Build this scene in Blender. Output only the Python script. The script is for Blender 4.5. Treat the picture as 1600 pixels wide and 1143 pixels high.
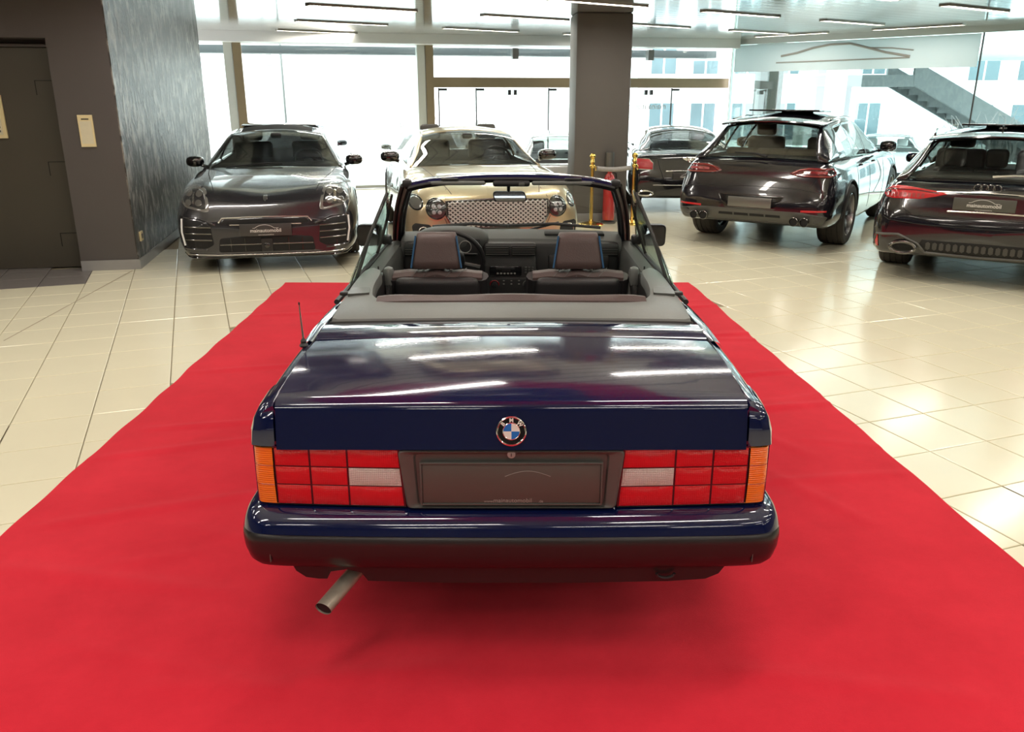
import bpy, bmesh, math, random
from math import sin, cos, pi, radians, sqrt, atan2
from mathutils import Vector, Matrix
from mathutils.bvhtree import BVHTree

for _o in list(bpy.data.objects):
    bpy.data.objects.remove(_o)
scene = bpy.context.scene
COL = scene.collection

# ------------------------------------------------------------------ camera
CAM_H = 1.79
cam_d = bpy.data.cameras.new('camera')
cam = bpy.data.objects.new('camera', cam_d)
COL.objects.link(cam)
cam.location = (0, 0, CAM_H)
cam.rotation_euler = (radians(90 - 18.16), 0, 0)
cam_d.sensor_fit = 'HORIZONTAL'
cam_d.sensor_width = 36
cam_d.lens = 1300 / 1600 * 36
cam_d.shift_x = 1 / 1600
cam_d.clip_start = 0.05
cam_d.clip_end = 300
scene.camera = cam

# ------------------------------------------------------------------ daylight and exposure
world = bpy.data.worlds.new('daylight')
scene.world = world
world.use_nodes = True
_bg = world.node_tree.nodes['Background']
_bg.inputs[0].default_value = (0.93, 0.97, 1.0, 1)
_bg.inputs[1].default_value = 7.0
LAMP_STRENGTH = 48.0
vs = scene.view_settings
vs.view_transform = 'Standard'
vs.look = 'None'
vs.gamma = 1
vs.use_curve_mapping = False
vs.exposure = 0.0
scene.cycles.max_bounces = 7
scene.cycles.diffuse_bounces = 4
scene.cycles.glossy_bounces = 4
scene.cycles.transparent_max_bounces = 24
scene.cycles.caustics_reflective = False
scene.cycles.caustics_refractive = False
scene.cycles.sample_clamp_indirect = 8
scene.cycles.use_denoising = True

# ------------------------------------------------------------------ materials
M = {}


def mat(name, col, rough=0.5, metal=0.0, coat=0.0, noise=0.0, nscale=8.0, bump=0.0, bscale=60.0, spec=0.5, emit=None, estr=1.0, stretch=(1, 1, 1)):
    m = bpy.data.materials.new(name)
    m.use_nodes = True
    nt = m.node_tree
    b = nt.nodes['Principled BSDF']
    b.inputs['Base Color'].default_value = (*col, 1)
    b.inputs['Roughness'].default_value = rough
    b.inputs['Metallic'].default_value = metal
    b.inputs['Coat Weight'].default_value = coat
    b.inputs['Coat Roughness'].default_value = 0.02
    b.inputs['Specular IOR Level'].default_value = spec
    tc = None
    if noise or bump:
        tc = nt.nodes.new('ShaderNodeTexCoord')
        mp = nt.nodes.new('ShaderNodeMapping')
        mp.inputs['Scale'].default_value = stretch
        nt.links.new(tc.outputs['Object'], mp.inputs[0])
    if noise:
        n = nt.nodes.new('ShaderNodeTexNoise')
        n.inputs['Scale'].default_value = nscale
        n.inputs['Detail'].default_value = 4
        nt.links.new(mp.outputs[0], n.inputs['Vector'])
        r = nt.nodes.new('ShaderNodeMapRange')
        r.inputs['To Min'].default_value = 1 - noise
        r.inputs['To Max'].default_value = 1 + noise
        nt.links.new(n.outputs['Fac'], r.inputs['Value'])
        mx = nt.nodes.new('ShaderNodeMix')
        mx.data_type = 'RGBA'
        mx.blend_type = 'MULTIPLY'
        mx.inputs[0].default_value = 1
        mx.inputs[6].default_value = (*col, 1)
        nt.links.new(r.outputs[0], mx.inputs[7])
        nt.links.new(mx.outputs[2], b.inputs['Base Color'])
    if bump:
        n2 = nt.nodes.new('ShaderNodeTexNoise')
        n2.inputs['Scale'].default_value = bscale
        n2.inputs['Detail'].default_value = 3
        nt.links.new(mp.outputs[0], n2.inputs['Vector'])
        bp = nt.nodes.new('ShaderNodeBump')
        bp.inputs['Strength'].default_value = bump
        bp.inputs['Distance'].default_value = 0.01
        nt.links.new(n2.outputs['Fac'], bp.inputs['Height'])
        nt.links.new(bp.outputs[0], b.inputs['Normal'])
    if emit:
        b.inputs['Emission Color'].default_value = (*emit, 1)
        b.inputs['Emission Strength'].default_value = estr
    M[name] = m
    return m


def glass(name, tint, refl=1.0, ior=1.5):
    m = bpy.data.materials.new(name)
    m.use_nodes = True
    nt = m.node_tree
    nt.nodes.clear()
    out = nt.nodes.new('ShaderNodeOutputMaterial')
    t = nt.nodes.new('ShaderNodeBsdfTransparent')
    t.inputs[0].default_value = (*tint, 1)
    g = nt.nodes.new('ShaderNodeBsdfGlossy')
    g.inputs['Roughness'].default_value = 0.0
    g.inputs['Color'].default_value = (refl, refl, refl, 1)
    lw = nt.nodes.new('ShaderNodeLayerWeight')
    pw = nt.nodes.new('ShaderNodeMath')
    pw.operation = 'POWER'
    pw.inputs[1].default_value = 5
    lw.inputs[0].default_value = 0.5
    nt.links.new(lw.outputs['Facing'], pw.inputs[0])
    f = nt.nodes.new('ShaderNodeMath')
    f.operation = 'MULTIPLY_ADD'
    f.inputs[1].default_value = 0.90
    f.inputs[2].default_value = 0.06
    nt.links.new(pw.outputs[0], f.inputs[0])
    mx = nt.nodes.new('ShaderNodeMixShader')
    nt.links.new(f.outputs[0], mx.inputs[0])
    nt.links.new(t.outputs[0], mx.inputs[1])
    nt.links.new(g.outputs[0], mx.inputs[2])
    nt.links.new(mx.outputs[0], out.inputs[0])
    M[name] = m
    return m


def lens_mat(name, col, ridges=0.0, rough=0.12, axis=(0, 0, 1), spacing=0.007):
    """coloured plastic lamp lens with fine moulded ridges"""
    m = mat(name, col, rough, coat=1.0)
    nt = m.node_tree
    b = nt.nodes['Principled BSDF']
    if ridges:
        tc = nt.nodes.new('ShaderNodeTexCoord')
        sep = nt.nodes.new('ShaderNodeSeparateXYZ')
        nt.links.new(tc.outputs['Object'], sep.inputs[0])
        outs = []
        for k, a in enumerate(axis):
            if not a:
                continue
            mu = nt.nodes.new('ShaderNodeMath')
            mu.operation = 'MULTIPLY'
            mu.inputs[1].default_value = 2 * pi / spacing
            nt.links.new(sep.outputs[k], mu.inputs[0])
            si = nt.nodes.new('ShaderNodeMath')
            si.operation = 'SINE'
            nt.links.new(mu.outputs[0], si.inputs[0])
            outs.append(si)
        last = outs[0].outputs[0]
        for o in outs[1:]:
            ad = nt.nodes.new('ShaderNodeMath')
            ad.operation = 'ADD'
            nt.links.new(last, ad.inputs[0])
            nt.links.new(o.outputs[0], ad.inputs[1])
            last = ad.outputs[0]
        bp = nt.nodes.new('ShaderNodeBump')
        bp.inputs['Strength'].default_value = ridges
        bp.inputs['Distance'].default_value = 0.002
        nt.links.new(last, bp.inputs['Height'])
        nt.links.new(bp.outputs[0], b.inputs['Normal'])
    return m


mat('navy_paint', (0.003, 0.008, 0.052), 0.10, 0.1, 1.0)
mat('grey_paint', (0.045, 0.045, 0.052), 0.22, 0.55, 1.0)
mat('gold_paint', (0.66, 0.54, 0.34), 0.28, 0.6, 1.0)
mat('black_paint', (0.008, 0.008, 0.011), 0.12, 0.0, 1.0)
mat('macan_paint', (0.012, 0.011, 0.016), 0.14, 0.1, 1.0)
mat('silver_paint', (0.5, 0.5, 0.49), 0.25, 0.6, 1.0)
mat('white_paint', (0.86, 0.87, 0.88), 0.2, 0.0, 1.0)
mat('bumper_plastic', (0.016, 0.014, 0.014), 0.32, noise=0.1, nscale=20)
mat('black_plastic', (0.014, 0.014, 0.015), 0.45, noise=0.12, nscale=30)
mat('gloss_black', (0.006, 0.006, 0.007), 0.08, coat=1.0)
mat('matt_black', (0.006, 0.006, 0.006), 0.75)
mat('grey_trim', (0.085, 0.084, 0.076), 0.38, noise=0.1, nscale=25)
mat('plate_grey', (0.078, 0.077, 0.066), 0.42, noise=0.05, nscale=6)
mat('plate_dark', (0.05, 0.045, 0.043), 0.4)
mat('vinyl_grey', (0.150, 0.155, 0.145), 0.42, bump=0.15, bscale=220, noise=0.06)
mat('leather_dark', (0.022, 0.021, 0.022), 0.4, bump=0.12, bscale=160, noise=0.1)
mat('leather_brown', (0.080, 0.050, 0.046), 0.5, bump=0.12, bscale=160, noise=0.08)
mat('dash_grey', (0.050, 0.052, 0.048), 0.55, bump=0.12, bscale=200)
mat('dash_black', (0.012, 0.012, 0.012), 0.5, bump=0.1, bscale=200)
mat('piping_reflected_blue', (0.02, 0.09, 0.20), 0.5)  # seat piping, with the blue of reflections put into its colour
mat('chrome', (0.86, 0.86, 0.85), 0.08, 1.0)
mat('dull_chrome', (0.55, 0.54, 0.52), 0.22, 1.0)
mat('dark_chrome', (0.16, 0.155, 0.15), 0.2, 1.0)
mat('exhaust_steel', (0.42, 0.37, 0.30), 0.42, 0.6, noise=0.3, nscale=30)
mat('rubber', (0.022, 0.020, 0.018), 0.7, noise=0.2, nscale=40)
mat('tyre', (0.038, 0.033, 0.028), 0.75, noise=0.2, nscale=30)
mat('rim_grey', (0.33, 0.33, 0.34), 0.25, 0.9)
mat('rim_dark', (0.05, 0.05, 0.055), 0.25, 0.8)
mat('white_print', (0.75, 0.73, 0.70), 0.5)
mat('grey_print', (0.30, 0.285, 0.26), 0.5)
mat('badge_blue', (0.02, 0.16, 0.55), 0.2, coat=1)
mat('badge_white', (0.80, 0.78, 0.73), 0.25, coat=1)
lens_mat('lens_red', (0.60, 0.008, 0.014), 0.3, axis=(1, 0, 1), spacing=0.006)
lens_mat('lens_deep_red', (0.30, 0.006, 0.012), 0.25, axis=(1, 0, 1), spacing=0.007)
lens_mat('lens_wine', (0.36, 0.03, 0.03), 0.1, axis=(0, 0, 1), spacing=0.012)
lens_mat('lens_orange', (0.92, 0.22, 0.010), 0.45, axis=(0, 0, 1), spacing=0.007)
lens_mat('lens_white', (0.62, 0.58, 0.54), 0.6, axis=(1, 0, 1), spacing=0.006)
lens_mat('lens_smoked', (0.10, 0.006, 0.010), 0.0)
lens_mat('lamp_grey', (0.16, 0.155, 0.14), 0.0)
lens_mat('lamp_dark', (0.03, 0.03, 0.032), 0.0)
lens_mat('lamp_clear', (0.42, 0.43, 0.45), 0.0)
lens_mat('lamp_module_grey', (0.11, 0.105, 0.095), 0.0)
mat('led_white', (0.9, 0.9, 0.88), 0.2, coat=1)
glass('car_glass', (0.62, 0.66, 0.63))
glass('tint_glass', (0.30, 0.31, 0.30))
glass('green_glass', (0.84, 0.94, 0.89))
glass('clear_glass', (0.92, 0.95, 0.93))
glass('window_glass', (0.90, 0.96, 0.95))
glass('teal_glass', (0.74, 0.86, 0.85))
mat('mesh_silver', (0.56, 0.56, 0.53), 0.35, 0.1, 0.3)
mat('cell_grey', (0.05, 0.048, 0.045), 0.4)
mat('mirror_glass', (0.5, 0.55, 0.6), 0.02, 1.0)
mat('interior_dark', (0.02, 0.019, 0.018), 0.7)
mat('interior_grey', (0.10, 0.095, 0.085), 0.6)
mat('interior_beige', (0.30, 0.25, 0.18), 0.6)

# ------------------------------------------------------------------ object helpers


def link(o, parent=None):
    COL.objects.link(o)
    if parent is not None:
        o.parent = parent
    return o


def empty(name, loc=(0, 0, 0), rz=0.0, label=None, cat=None, group=None):
    o = bpy.data.objects.new(name, None)
    o.empty_display_size = 0.1
    link(o)
    o.location = loc
    o.rotation_euler = (0, 0, rz)
    return tag(o, label, cat, group)


def tag(o, label=None, cat=None, group=None, kind=None):
    if label:
        o['label'] = label
    if cat:
        o['category'] = cat
    if group:
        o['group'] = group
    if kind:
        o['kind'] = kind
    return o


def finish(me, smooth=True, angle=35):
    if smooth:
        for p in me.polygons:
            p.use_smooth = True
        me.set_sharp_from_angle(angle=radians(angle))
    me.update()


def mobj(name, verts, faces, m, parent=None, smooth=True, angle=35, label=None):
    me = bpy.data.meshes.new(name)
    me.from_pydata([tuple(v) for v in verts], [], faces)
    me.materials.append(M[m] if isinstance(m, str) else m)
    finish(me, smooth, angle)
    o = bpy.data.objects.new(name, me)
    link(o, parent)
    if label:
        o['label'] = label
    return o


class MB:
    """collects shapes that form ONE mesh object"""

    def __init__(s):
        s.v = []
        s.f = []

    def add(s, vs_, fs):
        k = len(s.v)
        s.v += [Vector(a) for a in vs_]
        s.f += [tuple(i + k for i in f) for f in fs]
        return s

    def box(s, c, d, bev=0.0, rot=None, seg=2):
        if bev:
            bm = bmesh.new()
            bmesh.ops.create_cube(bm, size=1)
            for v in bm.verts:
                v.co = Vector((v.co.x * d[0], v.co.y * d[1], v.co.z * d[2]))
            bmesh.ops.bevel(bm, geom=bm.edges[:], offset=min(bev, min(d) * .49), segments=seg, profile=0.5, affect='EDGES')
            vs_ = [v.co.copy() for v in bm.verts]
            bm.verts.index_update()
            fs = [[v.index for v in f.verts] for f in bm.faces]
            bm.free()
        else:
            vs_ = [Vector((x * d[0] / 2, y * d[1] / 2, z * d[2] / 2)) for x in (-1, 1) for y in (-1, 1) for z in (-1, 1)]
            fs = [(0, 1, 3, 2), (4, 6, 7, 5), (0, 4, 5, 1), (2, 3, 7, 6), (0, 2, 6, 4), (1, 5, 7, 3)]
        if rot is not None:
            vs_ = [rot @ v for v in vs_]
        return s.add([v + Vector(c) for v in vs_], fs)

    def tube(s, path, r, n=8, cap=True, flat=None):
        pts = [Vector(p) for p in path]
        rs = r if isinstance(r, (list, tuple)) else [r] * len(pts)
        vs_ = []
        up = Vector((0, 0, 1))
        prev = None
        for i, p in enumerate(pts):
            t = (pts[min(i + 1, len(pts) - 1)] - pts[max(i - 1, 0)]).normalized()
            a = up.cross(t)
            if a.length < 1e-3:
                a = Vector((1, 0, 0)).cross(t)
            a.normalize()
            if prev is not None and a.dot(prev) < 0:
                a = -a
            prev = a
            b = t.cross(a)
            fl = flat or 1.0
            for k in range(n):
                th = 2 * pi * k / n
                vs_.append(p + a * cos(th) * rs[i] + b * sin(th) * rs[i] * fl)
        fs = []
        for i in range(len(pts) - 1):
            for k in range(n):
                fs.append((i * n + k, i * n + (k + 1) % n, (i + 1) * n + (k + 1) % n, (i + 1) * n + k))
        if cap:
            fs.append(tuple(range(n))[::-1])
            fs.append(tuple(range((len(pts) - 1) * n, len(pts) * n)))
        return s.add(vs_, fs)

    def lathe(s, prof, n=24, axis='z', c=(0, 0, 0), close=False):
        """prof: (radius, height) pairs"""
        vs_ = []
        for (r, h) in prof:
            for k in range(n):
                th = 2 * pi * k / n
                a, b = r * cos(th), r * sin(th)
                if axis == 'z':
                    v = (a, b, h)
                elif axis == 'x':
                    v = (h, a, b)
                else:
                    v = (b, h, a)
                vs_.append(Vector(v) + Vector(c))
        fs = []
        m = len(prof)
        for i in range(m - 1 + (1 if close else 0)):
            j = (i + 1) % m
            for k in range(n):
                fs.append((i * n + k, i * n + (k + 1) % n, j * n + (k + 1) % n, j * n + k))
        if not close:
            if prof[0][0] > 1e-6:
                fs.append(tuple(range(n))[::-1])
            if prof[-1][0] > 1e-6:
                fs.append(tuple(range((m - 1) * n, m * n)))
        return s.add(vs_, fs)

    def prism(s, poly, d0, d1, axis='y'):
        """polygon extruded along an axis; poly in the other two coordinates"""
        def P(a, b, h):
            return {'y': (a, h, b), 'z': (a, b, h), 'x': (h, a, b)}[axis]
        n = len(poly)
        vs_ = [P(a, b, d0) for a, b in poly] + [P(a, b, d1) for a, b in poly]
        fs = [tuple(range(n))[::-1], tuple(range(n, 2 * n))]
        fs += [(k, (k + 1) % n, n + (k + 1) % n, n + k) for k in range(n)]
        return s.add(vs_, fs)

    def grid(s, rows, close_u=False):
        m, n = len(rows), len(rows[0])
        vs_ = [p for r in rows for p in r]
        fs = []
        for i in range(m - 1):
            for k in range(n - (0 if close_u else 1)):
                fs.append((i * n + k, i * n + (k + 1) % n, (i + 1) * n + (k + 1) % n, (i + 1) * n + k))
        return s.add(vs_, fs)

    def ball(s, c, d, n=16, m=10, p=1.0):
        """ellipsoid / super-ellipsoid"""
        def sp(a):
            return math.copysign(abs(a) ** p, a)
        rows = []
        for i in range(m + 1):
            ph = -pi / 2 + pi * i / m
            rows.append([(c[0] + d[0] * sp(cos(ph)) * sp(cos(2 * pi * k / n)), c[1] + d[1] * sp(cos(ph)) * sp(sin(2 * pi * k / n)), c[2] + d[2] * sp(sin(ph))) for k in range(n)])
        return s.grid(rows, True)

    def xf(s, mtx, k0=0):
        for i in range(k0, len(s.v)):
            s.v[i] = mtx @ s.v[i]
        return s

    def mesh(s, name, m, smooth=True, angle=35, fixn=True):
        me = bpy.data.meshes.new(name)
        me.from_pydata([tuple(v) for v in s.v], [], s.f)
        if fixn:
            bm = bmesh.new()
            bm.from_mesh(me)
            bmesh.ops.recalc_face_normals(bm, faces=bm.faces[:])
            bm.to_mesh(me)
            bm.free()
        me.materials.append(M[m] if isinstance(m, str) else m)
        finish(me, smooth, angle)
        return me

    def build(s, name, m, parent=None, smooth=True, angle=35, label=None):
        o = bpy.data.objects.new(name, s.mesh(name, m, smooth, angle))
        link(o, parent)
        if label:
            o['label'] = label
        return o


def instance(src, name, parent, loc=(0, 0, 0), rot=(0, 0, 0), scale=None):
    o = bpy.data.objects.new(name, src)
    link(o, parent)
    o.location = loc
    o.rotation_euler = rot
    if scale:
        o.scale = scale
    return o


def text(body, name, m, parent, size, mtx, extrude=0.0008, align='CENTER', spacing=1.0, bold=0.0, sx=1.0):
    cu = bpy.data.curves.new(name, 'FONT')
    cu.body = body
    cu.size = size
    cu.align_x = align
    cu.align_y = 'CENTER'
    cu.extrude = extrude
    cu.space_character = spacing
    cu.offset = bold
    cu.resolution_u = 3
    t = bpy.data.objects.new(name, cu)
    COL.objects.link(t)
    dg = bpy.context.evaluated_depsgraph_get()
    me = bpy.data.meshes.new_from_object(t.evaluated_get(dg))
    bpy.data.objects.remove(t)
    me.name = name
    me.materials.clear()
    me.materials.append(M[m])
    me.transform(mtx @ Matrix.Diagonal((sx, 1, 1, 1)))
    o = bpy.data.objects.new(name, me)
    return link(o, parent)


def pchip(keys):
    xs = [k[0] for k in keys]
    ys = [k[1] for k in keys]
    n = len(xs)
    h = [xs[i + 1] - xs[i] for i in range(n - 1)]
    d = [(ys[i + 1] - ys[i]) / h[i] for i in range(n - 1)]
    m = [0.0] * n
    m[0] = d[0]
    m[-1] = d[-1]
    for i in range(1, n - 1):
        if d[i - 1] * d[i] <= 0:
            m[i] = 0
        else:
            w1 = 2 * h[i] + h[i - 1]
            w2 = h[i] + 2 * h[i - 1]
            m[i] = (w1 + w2) / (w1 / d[i - 1] + w2 / d[i])

    def f(x):
        if x <= xs[0]:
            return ys[0]
        if x >= xs[-1]:
            return ys[-1]
        i = 0
        while x > xs[i + 1]:
            i += 1
        t = (x - xs[i]) / h[i]
        return ((1 + 2 * t) * (1 - t) ** 2 * ys[i] + t * (1 - t) ** 2 * h[i] * m[i] + t * t * (3 - 2 * t) * ys[i + 1] + t * t * (t - 1) * h[i] * m[i + 1])
    return f


def fillet(pts, k=4):
    """pts: (x,z,r); every inner corner becomes k points of an arc-like curve"""
    out = [Vector(pts[0][:2])]
    for i in range(1, len(pts) - 1):
        p, a, b = Vector(pts[i][:2]), Vector(pts[i - 1][:2]), Vector(pts[i + 1][:2])
        r = pts[i][2]
        da, db = a - p, b - p
        la, lb = max(da.length, 1e-6), max(db.length, 1e-6)
        t = min(r, la * 0.48, lb * 0.48)
        s_, e_ = p + da / la * t, p + db / lb * t
        for j in range(k):
            u = j / (k - 1)
            out.append(s_ * (1 - u) ** 2 + p * 2 * u * (1 - u) + e_ * u * u)
    out.append(Vector(pts[-1][:2]))
    return out


def roundpoly(poly, r, k=4):
    n = len(poly)
    out = []
    for i in range(n):
        p, a, b = Vector(poly[i]), Vector(poly[i - 1]), Vector(poly[(i + 1) % n])
        da, db = a - p, b - p
        la, lb = max(da.length, 1e-6), max(db.length, 1e-6)
        t = min(r, la * 0.45, lb * 0.45)
        s_, e_ = p + da / la * t, p + db / lb * t
        for j in range(k):
            u = j / (k - 1)
            out.append(tuple(s_ * (1 - u) ** 2 + p * 2 * u * (1 - u) + e_ * u * u))
    return out


def resample(poly, step):
    out = []
    n = len(poly)
    for i in range(n):
        a, b = Vector(poly[i]), Vector(poly[(i + 1) % n])
        m = max(1, int((b - a).length / step))
        for j in range(m):
            out.append(tuple(a.lerp(b, j / m)))
    return out

# ------------------------------------------------------------------ car kit


def std_section(y, z0, w, zt, zc=None, sill=0.93, zm=0.55, sh=0.93, zsh=0.05, xt=0.80, r=(0.06, 0.08, 0.16, 0.12, 0.10)):
    """bottom corner, lower side, widest point, shoulder, top edge, top centre"""
    zc = zt if zc is None else zc
    h = zt - z0
    return (y, [(w * sill, z0, r[0]), (w * 0.985, z0 + 0.16 * h, r[1]), (w, z0 + zm * h, r[2]), (w * sh, zt - zsh, r[3]), (w * xt, zt, r[4]), (0, zc, 0)])


class Car:
    def __init__(s, name, label, loc, yaw, L, secs, paint, wheels=None, cat='car', bulge=(0.03, 0.03), step=0.07):
        """yaw: heading, degrees clockwise from +Y; local y=0 is the rear end"""
        s.root = empty(name, (loc[0], loc[1], loc[2] if len(loc) > 2 else 0), radians(-yaw), label, cat)
        s.L = L
        s.paint = paint
        s.wheels = wheels or []
        s.parts = {}
        s._loft(secs, bulge, step)

    # body -----------------------------------------------------------
    def _loft(s, secs, bulge, step):
        secs = sorted(secs, key=lambda a: a[0])
        npt = len(secs[0][1])
        fx = [[pchip([(k[0], k[1][i][c]) for k in secs]) for c in range(3)] for i in range(npt)]
        ys = set(k[0] for k in secs)
        y0, y1 = secs[0][0], secs[-1][0]
        n = int((y1 - y0) / step)
        for i in range(n + 1):
            ys.add(y0 + (y1 - y0) * i / n)
        for e in (0.02, 0.05, 0.09, 0.14, 0.2):
            ys.add(y0 + e)
            ys.add(y1 - e)
        yy = []
        for y in sorted(ys):
            if not yy or y - yy[-1] > 0.012:
                yy.append(y)
        rows = []
        for y in yy:
            pts = [(fx[i][0](y), fx[i][1](y), fx[i][2](y)) for i in range(npt)]
            half = fillet([(0, pts[0][1], 0)] + pts, 5)
            # subdivide the top span for smooth hoods
            last = half[-2:]
            top = [last[0].lerp(last[1], t) for t in (0.33, 0.66)]
            half = half[:-1] + top + [half[-1]]
            ring = [Vector((p.x, y, p.y)) for p in half] + [Vector((-p.x, y, p.y)) for p in half[-2:0:-1]]
            rows.append(ring)
        mb = MB()
        nr = len(rows[0])

        def cap(ring, sgn, b):
            c = Vector((0, ring[0].y, (min(p.z for p in ring) + max(p.z for p in ring)) / 2))
            out = []
            for t in (0.96, 0.85, 0.65, 0.4, 0.15):
                out.append([c + (p - c) * t + Vector((0, sgn * b * (1 - t * t), 0)) for p in ring])
            return out
        allrows = cap(rows[0], -1, bulge[0])[::-1] + rows + cap(rows[-1], 1, bulge[1])
        mb.grid(allrows, True)
        m = len(allrows)
        mb.f.append(tuple(range(nr)))
        mb.f.append(tuple(range((m - 1) * nr, m * nr)))
        s.body = mb
        s.bvh = BVHTree.FromPolygons([tuple(v) for v in mb.v], mb.f)

    def body_build(s, classify=None, well_depth=0.30, cuts=None):
        """classify(centre, normal) -> part name or None; materials given by s.partmat"""
        me = s.body.mesh('body', s.paint)
        names = ['body_shell']
        me.materials.clear()
        idx = {}
        parts = []
        if classify:
            for p in me.polygons:
                r = classify(p.center, p.normal)
                if r:
                    nm, mt = r
                    if r not in idx:
                        idx[r] = len(parts) + 2
                        parts.append(r)
                    p.material_index = idx[r]
        nslots = 2 + len(parts)
        for k in range(nslots):
            me.materials.append(M['matt_black'])
        ob = bpy.data.objects.new('tmp_body', me)
        COL.objects.link(ob)
        cut = MB()
        W = max(v.x for v in s.body.v)
        for (y, r, w, x) in s.wheels:
            for sg in (-1, 1):
                a, b = W - well_depth, W + 0.2
                k0 = len(cut.v)
                cut.lathe([(r * 1.10, a), (r * 1.10, b)], 40, 'x')
                cut.xf(Matrix.Translation((0, y, r)), k0)
                if sg < 0:
                    cut.xf(Matrix.Diagonal((-1, 1, 1, 1)), k0)
        for bx in (cuts or []):
            cut.box(*bx)
        if cut.v:
            cm = cut.mesh('cut', 'matt_black')
            cm.materials.clear()
            for k in range(nslots):
                cm.materials.append(M['matt_black'])
            for p in cm.polygons:
                p.material_index = 1
            co = bpy.data.objects.new('tmp_cut', cm)
            COL.objects.link(co)
            md = ob.modifiers.new('b', 'BOOLEAN')
            md.operation = 'DIFFERENCE'
            md.solver = 'EXACT'
            md.object = co
            dg = bpy.context.evaluated_depsgraph_get()
            res = bpy.data.meshes.new_from_object(ob.evaluated_get(dg))
            bpy.data.objects.remove(co)
        else:
            res = me
        bpy.data.objects.remove(ob)
        s.split(res, [('body_shell', s.paint), ('wheel_well', 'matt_black')] + parts)

    def split(s, me, slots, angle=40):
        vs_ = [v.co.copy() for v in me.vertices]
        nv = [v.normal.copy() for v in me.vertices]
        for k, (nm, mt) in enumerate(slots):
            mp = {}
            fs = []
            sm = []
            for p in me.polygons:
                if p.material_index == k:
                    fs.append([mp.setdefault(i, len(mp)) for i in p.vertices])
            if fs:
                vv = [None] * len(mp)
                for i, j in mp.items():
                    vv[j] = vs_[i]
                o = mobj(nm, vv, fs, mt, s.root, True, angle)
                s.parts.setdefault(nm, o)

    # cabin ----------------------------------------------------------
    def cabin(s, keys, F0, F1, R1, R0, panes, glass_m='tint_glass', roof_m=None, rear_glass=None, pillar_m=None, side_lo=0.06, side_glass=None, rail_r=0.07, holes=None, frame=True):
        """keys: (y, wb, zb, wr, zr, zt).  panes: y ranges of the side windows.  holes: y ranges of a sun roof (glass black)"""
        f = [pchip([(k[0], k[c]) for k in keys]) for c in range(1, 6)]
        ys = set(k[0] for k in keys) | {F0, F1, R1, R0} | set(a for p in panes for a in p)
        if holes:
            ys |= set(a for h in holes for a in h)
        y0, y1 = min(ys), max(ys)
        n = int((y1 - y0) / 0.10)
        for i in range(n + 1):
            ys.add(y0 + (y1 - y0) * i / n)
        yy = []
        for y in sorted(ys):
            if not yy or y - yy[-1] > 0.008:
                yy.append(y)
        NS, NC, NT = 5, 5, 6
        rows = []
        for y in yy:
            wb, zb, wr, zr, zt = [g(y) for g in f]
            zr = max(zr, zb + 0.002)
            A, B = Vector((wb, zb)), Vector((wr, zr))
            rr = min(rail_r, (B - A).length * 0.4 + 0.002, wr * 0.2)
            tops = []
            topf = lambda x: zr + (zt - zr) * (1 - (x / wr) ** 2)
            d = (A - B).normalized()
            S = B + d * rr
            E_ = Vector((wr - rr, topf(wr - rr)))
            pts = []
            for j in range(NS):
                t = j / (NS - 1)
                q = A.lerp(S, t)
                q.x += 0.018 * sin(pi * t)
                pts.append(q)
            for j in range(1, NC):
                u = j / NC
                pts.append(S * (1 - u) ** 2 + B * 2 * u * (1 - u) + E_ * u * u)
            for j in range(NT + 1):
                x = (wr - rr) * (1 - j / NT)
                pts.append(Vector((x, topf(x))))
            rows.append([Vector((p.x, y, p.y)) for p in pts])
        npt = len(rows[0])
        groups = {}

        def put(key, quad):
            groups.setdefault(key, []).append(quad)
        for i in range(len(yy) - 1):
            ym = (yy[i] + yy[i + 1]) / 2
            if ym > F1:
                zone = 'windshield'
            elif ym > R1:
                zone = 'roof'
            else:
                zone = 'rear_window'
            for j in range(npt - 1):
                for sg in (1, -1):
                    q = [rows[i][j], rows[i][j + 1], rows[i + 1][j + 1], rows[i + 1][j]]
                    q = [Vector((p.x * sg, p.y, p.z)) for p in q]
                    if j < NS - 1:
                        k = None
                        for pi_, (a, b) in enumerate(panes):
                            if a < ym < b:
                                k = pi_
                        hgt = rows[i][NS - 1].z - rows[i][0].z
                        if k is not None and hgt > 0.03:
                            put(('side_window', k, sg), q)
                        else:
                            put(('pillar', 0, sg), q)
                    elif j < NS + NC - 2:
                        put(('pillar', 0, sg), q)
                    else:
                        if zone == 'roof':
                            hole = holes and any(a < ym < b for a, b in holes) and j >= NS + NC
                            put(('sunroof' if hole else 'roof', 0, 0), q)
                        else:
                            put((zone, 0, 0), q)
        gm = {'side_window': side_glass or glass_m, 'windshield': glass_m, 'rear_window': rear_glass or glass_m, 'roof': roof_m or s.paint, 'pillar': pillar_m or s.paint, 'sunroof': 'matt_black'}
        for key, quads in groups.items():
            mp = {}
            vv = []
            ff = []
            for q in quads:
                idx = []
                for p in q:
                    kk = (round(p.x, 5), round(p.y, 5), round(p.z, 5))
                    if kk not in mp:
                        mp[kk] = len(vv)
                        vv.append(p)
                    idx.append(mp[kk])
                if len(set(idx)) >= 3:
                    ff.append([a for n_, a in enumerate(idx) if a not in idx[:n_]])
            me = bpy.data.meshes.new(key[0])
            me.from_pydata([tuple(v) for v in vv], [], ff)
            bm = bmesh.new()
            bm.from_mesh(me)
            bmesh.ops.recalc_face_normals(bm, faces=bm.faces[:])
            bm.to_mesh(me)
            bm.free()
            me.materials.append(M[gm[key[0]]])
            finish(me, True, 40)
            o = bpy.data.objects.new(key[0], me)
            link(o, s.root)
            s.parts.setdefault(key[0], o)
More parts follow.
